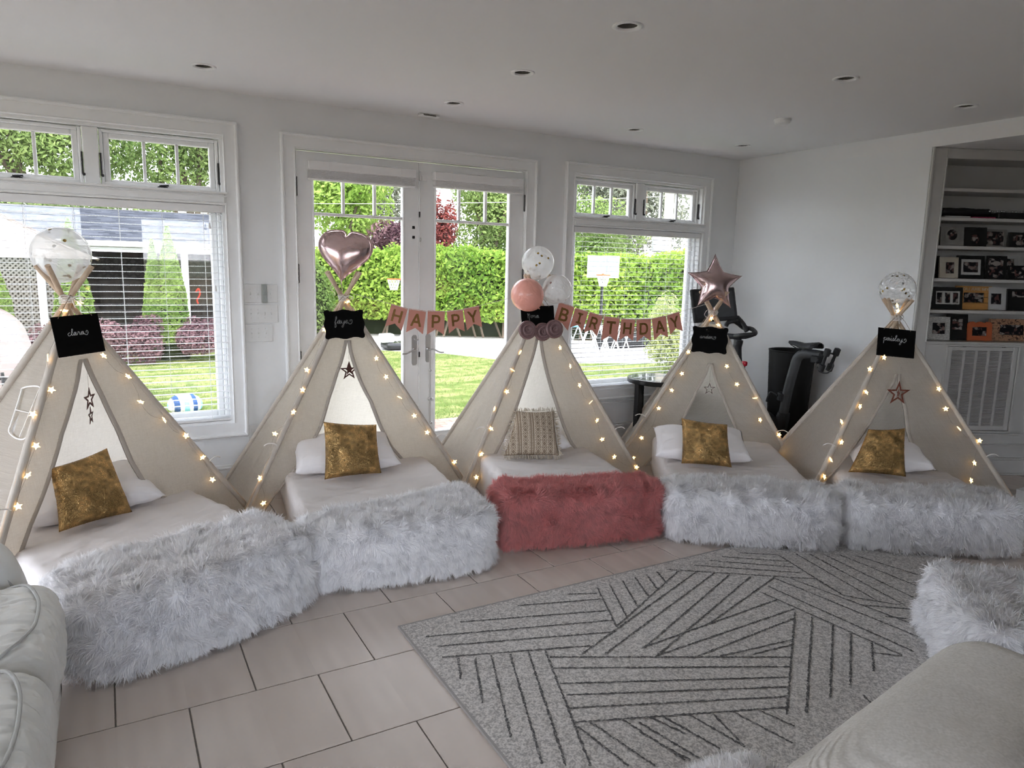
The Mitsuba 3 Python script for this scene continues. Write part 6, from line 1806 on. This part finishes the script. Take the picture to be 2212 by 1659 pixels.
part(t, 'gutter', cat_(bev(-12, 2.38, 15.82, 15.92, 1.84, 1.95, 0.01), box(-12, 2.3, 15.93, 16.0, 1.74, 1.86)), WHITE, label='white gutter and fascia')
part(t, 'soffit', box(-12, 2.3, 15.9, 18.2, 1.80, 1.82), WHITE)
for x in (-4.1, -1.04, 1.42):
    part(t, 'post', bev(x - 0.065, x + 0.065, 15.95, 16.08, GZ, 1.80, 0.008), WHITE)
DARKF = mat('dark_fence', matte(proc(lambda p, n, uv: mix((0.020, 0.017, 0.015), (0.055, 0.045, 0.038), noise(p.x * 7, 0, 0) * 0.6 + 0.4 * noise(p.x * 40, p.z * 2, 0)))))
for i in range(38):
    x = -1.4 + i * 0.105
    part(t, 'fence_board', box(x, x + 0.098, 17.52, 17.54, GZ, 1.16), DARKF)
part(t, 'back_wall', box(-12, 2.4, 18.2, 18.3, GZ, 1.8), DARKF)


def lattice(x0, x1, y, z0, z1, pitch, w, m, nm):
    from shapely.geometry import LineString
    g = Polygon([(x0, z0), (x1, z0), (x1, z1), (x0, z1)])
    hgt = z1 - z0
    bars = []
    for x in np.arange(x0 - hgt, x1 + hgt, pitch):
        bars += [LineString([(x, z0), (x + hgt, z1)]).buffer(w / 2, cap_style=2), LineString([(x, z1), (x + hgt, z0)]).buffer(w / 2, cap_style=2)]
    out = []
    for i, b in enumerate(bars):
        b = b.intersection(g)
        if not b.is_empty and b.geom_type == 'Polygon' and b.area > 1e-4:
            out.append(mv(prism(b, 0.008), M4((1, 0, 0), (0, 0, 1), (0, -1, 0), (0, y + 0.008 * (i % 2), 0))))
    part(t, nm, cat_(out), m, kind='stuff', label='diagonal lattice')


LATG = mat('lattice_grey', matte((0.20, 0.19, 0.18)))
lattice(-3.9, -1.10, 16.02, GZ, 1.72, 0.085, 0.030, LATG, 'lattice_panel')
lattice(-0.97, -0.32, 16.02, GZ, 1.72, 0.085, 0.030, LATG, 'lattice_panel')
lattice(-1.4, 2.6, 17.50, 1.18, 1.62, 0.16, 0.035, mat('lattice_dark', matte((0.018, 0.016, 0.015))), 'lattice_top')
part(t, 'red_ornament', tube(spline([(1.66, 16.6, 0.95), (1.72, 16.6, 1.02), (1.74, 16.6, 0.90), (1.68, 16.6, 0.78), (1.70, 16.6, 0.70)], 5), 0.02, 6), mat('ornament_red', matte((0.55, 0.06, 0.04))), True)
# umbrella and covered furniture
t = thing('patio_umbrella', 'beige patio umbrella beyond the left window at the left edge', 'umbrella')
uc = np.array([-1.62, 9.6])
an = np.arange(9) * math.pi / 4 + 0.35
UMB = mat('umbrella_cloth', {'type': 'principledthin', 'base_color': {'type': 'rgb', 'value': [0.48, 0.43, 0.385]}, 'roughness': 0.9, 'diff_trans': 0.6})
um = grid(lambda u, v: np.stack([uc[0] + 1.68 * u * np.interp(v * 8, np.arange(9), np.cos(an)), uc[1] + 1.68 * u * np.interp(v * 8, np.arange(9), np.sin(an)), 2.46 - 0.86 * u - 0.05 * np.sin(u * math.pi)], -1), 10, 32)
part(t, 'canopy', um, UMB, False)
part(t, 'pole', tube([(uc[0], uc[1], GZ), (uc[0], uc[1], 2.46)], 0.025, 10), BARK, 40)
for a in an[:8]:
    part(t, 'rib', tube([(uc[0], uc[1], 2.42), (uc[0] + 1.66 * math.cos(a), uc[1] + 1.66 * math.sin(a), 1.585)], 0.01, 6), BARK)
m = rbox((1.5, 1.1, 1.30), 0.25, 0.06)
v = m.vertices.copy()
v[:, 0] += np.where(v[:, 0] > 0, 0.16 * (0.3 - v[:, 2]) / 0.65, 0)
v += vnorm(m) * (0.05 * fr(v, 7, 3.0) + 0.03 * np.sin(v[:, 0] * 14 + v[:, 1] * 9) * np.clip(0.2 - v[:, 2], 0, 1))[:, None]
single('furniture_cover', trimesh.Trimesh(v + [-1.48, 8.6, 0.46], m.faces, process=False), mat('cover_cloth', matte((0.42, 0.36, 0.35))), 'pale pink cloth cover over garden furniture beyond the left window', 'cover', smooth=True)
t = thing('garden_chair', 'dark metal garden chair before the pale cover at the left edge', 'chair')
for i, (a, b) in enumerate((((-0.85, 7.9, GZ), (-0.88, 7.95, 0.55)), ((-0.60, 7.95, GZ), (-0.66, 8.0, 0.30)), ((-0.98, 7.7, 0.22), (-0.60, 7.75, 0.22)), ((-0.98, 8.05, 0.5), (-0.62, 8.0, 0.42)))):
    part(t, 'tube', tube([a, b], 0.014, 8), BLACKM, 40)
part(t, 'seat', bev(-1.0, -0.62, 7.65, 8.0, 0.20, 0.23, 0.01), BLACKM)
# basketball hoops
def hoop(px, board_c, bw, bh, face, pole, label, base):
    t = thing('basketball_hoop', label, 'basketball hoop')
    f = unit([*face, 0])
    x = np.array([-f[1], f[0], 0])
    F = M4(x, f, (0, 0, 1), board_c)
    part(t, 'backboard', mv(bev(-bw / 2, bw / 2, -0.01, 0.01, -bh / 2, bh / 2, 0.004), F), mat('backboard', {'type': 'principledthin', 'base_color': {'type': 'rgb', 'value': [0.55, 0.66, 0.68]}, 'roughness': 0.2, 'diff_trans': 1.2}) if 'm_backboard' not in scene else 'm_backboard', label='greenish clear board')
    part(t, 'board_frame', mv(cat_(*[box(a, b, -0.015, 0.015, c, d) for a, b, c, d in ((-bw / 2 - 0.01, bw / 2 + 0.01, bh / 2 - 0.012, bh / 2 + 0.01), (-bw / 2 - 0.01, bw / 2 + 0.01, -bh / 2 - 0.012, -bh / 2 + 0.01), (-bw / 2 - 0.012, -bw / 2 + 0.01, -bh / 2, bh / 2), (bw / 2 - 0.01, bw / 2 + 0.012, -bh / 2, bh / 2), (-0.12, 0.12, 0.04, 0.055), (-0.12, 0.12, -0.12, -0.105), (-0.12, -0.108, -0.12, 0.05), (0.108, 0.12, -0.12, 0.05))]), F), WHITE if px else BLACK, label='white edge and target square' if px else None)
    c = np.array(board_c) - f * 0.19 + [0, 0, -bh / 2 + 0.05]
    th = np.linspace(0, 2 * math.pi, 24, endpoint=False)
    part(t, 'rim', cat_(tube(np.stack([c[0] + 0.14 * np.cos(th), c[1] + 0.14 * np.sin(th), c[2] + 0 * th], 1), 0.011, 6, closed=True), tube([c + f * 0.14, c + f * 0.19], 0.03, 6)), mat('rim_orange', matte((0.70, 0.16, 0.06))) if 'm_rim_orange' not in scene else 'm_rim_orange', label='orange rim')
    net = []
    for i in range(12):
        for s in (1, -1):
            a = np.linspace(0, 1, 5)
            an_ = i * math.pi / 6 + s * a * 1.0
            rr = 0.14 - 0.065 * a
            net.append(tube(np.stack([c[0] + rr * np.cos(an_), c[1] + rr * np.sin(an_), c[2] - 0.24 * a], 1), 0.005, 4))
    part(t, 'net', cat_(net), WHITE, label='white net', kind='stuff')
    b = np.array(board_c) + f * 0.02
    part(t, 'pole', cat_(tube([(*pole, GZ), (*pole, board_c[2] - bh / 2 - 0.05)], 0.035, 10), tube([(*pole, board_c[2] - bh / 2 - 0.08), b], 0.02, 8), tube([(*pole, board_c[2] - bh / 2 - 0.28), b - [0, 0, 0.12]], 0.015, 8)), BLACKM, 40)
    if base:
        part(t, 'base', shift(rbox((0.66, 0.5, 0.14), 0.05, 0.05), pole[0] - 0.28, pole[1] - 0.1, GZ + 0.075), BLACKM, True)
        part(t, 'brace', tube([(pole[0] - 0.3, pole[1], GZ + 0.1), (pole[0], pole[1], 0.35)], 0.012, 6), STEEL)
    return t


hoop(True, (9.33, 12.50, 1.68), 0.66, 0.45, (0.55, 0.84), (9.62, 12.9), 'basketball hoop with a clear backboard beyond the right window', False)
hoop(False, (5.68, 14.9, 1.48), 0.62, 0.44, (0.93, -0.36), (5.80, 14.86), 'basketball hoop seen edge-on through the left French door', True)
single('white_block', bev(5.10, 5.38, 14.6, 14.85, GZ + 0.15, GZ + 0.34, 0.02), WHITE, 'white plastic block on the base of the edge-on basketball hoop', 'block')
# white folding frames, dark tarp, utility pole, wires
for i, x in enumerate((8.55, 9.15)):
    t = thing('folding_frame', ('white folding rack on the driveway, nearer the middle tent', 'white folding rack on the driveway, further right')[i], 'rack', 'white folding racks')
    for j in range(3):
        a = x + j * 0.27
        for s in (0, 1):
            for yy in (12.2, 12.6):
                part(t, 'bar', tube([(a + (0.25 if s else 0), yy, GZ + 0.02), (a + (0 if s else 0.25), yy, 0.40)], 0.014, 6), WHITE)
    for z in (0.40, GZ + 0.03):
        for yy in (12.2, 12.6):
            part(t, 'rail', tube([(x, yy, z), (x + 0.79, yy, z)], 0.013, 6), WHITE)
single('towel', mv(rbox((0.5, 0.3, 0.05), 0.02, 0.03), M4((1, 0, 0), (0, 1, 0), (0, 0, 1), (8.62, 12.4, 0.44))), mat('towel_blue', matte((0.20, 0.42, 0.55))), 'blue towel on the white folding rack outside', 'towel', smooth=True)
m = rbox((1.5, 0.7, 0.34), 0.12, 0.05)
m.vertices += vnorm(m) * (0.06 * fr(m.vertices, 3, 3.0))[:, None]
single('dark_tarp', shift(m, 10.95, 13.6, GZ + 0.16), BLACK, 'dark tarp heap on the driveway below the letters of BIRTHDAY', 'tarp', smooth=True)
t = thing('utility_pole', 'pale wooden utility pole with a grey transformer beyond the right window', 'utility pole')
part(t, 'pole', tube([(15.25, 17.2, GZ), (15.25, 17.2, 7.5)], [0.16, 0.13], 14), mat('pole_pale', matte((0.52, 0.47, 0.40))), 40)
part(t, 'transformer', shift(lathe([(0.0, -0.02), (0.22, -0.02), (0.24, 0.0), (0.24, 0.40), (0.2, 0.46), (0.0, 0.48)], 24), 14.80, 17.0, 2.22), mat('transformer_grey', rough((0.50, 0.54, 0.58), 0.4)), 30, label='grey drum')
for i, (p, q, lab) in enumerate((((-3, 22.5, 5.02), (15.25, 17.2, 5.6), 'upper power line crossing above the hedge'), ((3.5, 18.6, 3.04), (15.25, 17.2, 3.9), 'lower power line crossing behind the French doors'))):
    p, q = np.array(p), np.array(q)
    single('power_line', tube([p + (q - p) * x - [0, 0, 1.2 * x * (1 - x) * 0.3] for x in np.linspace(0, 1, 12)], 0.010, 5), WHITE, lab, 'wire', smooth=True)
# striped float on the lawn
SF = mat('striped', matte(proc(lambda p, n, uv: dr.select(dr.sin(p.x * 62 + p.y * 11) > 0.2, mi.Color3f(0.75, 0.78, 0.80), dr.select(dr.sin(p.x * 31) > 0, mi.Color3f(0.05, 0.10, 0.25), mi.Color3f(0.25, 0.55, 0.65))))))
single('striped_ball', ball((0.76, 9.42, GZ + 0.06), (0.20, 0.20, 0.14), 3), SF, 'blue and white striped ball lying on the lawn below the left window blind', 'ball', smooth=True)
# house far behind
t = thing('white_house', 'white gabled house far behind the trees at left', 'house')
part(t, 'wall', box(3.4, 7.5, 34, 38, GZ, 7.6), WHITE)
part(t, 'roof', (np.array([[3.1, 33.8, 7.5], [7.8, 33.8, 7.5], [5.45, 33.8, 9.6], [3.1, 38, 7.5], [7.8, 38, 7.5], [5.45, 38, 9.6]]), np.array([[0, 1, 2], [3, 5, 4], [0, 2, 5], [0, 5, 3], [1, 4, 5], [1, 5, 2]])), SHING)
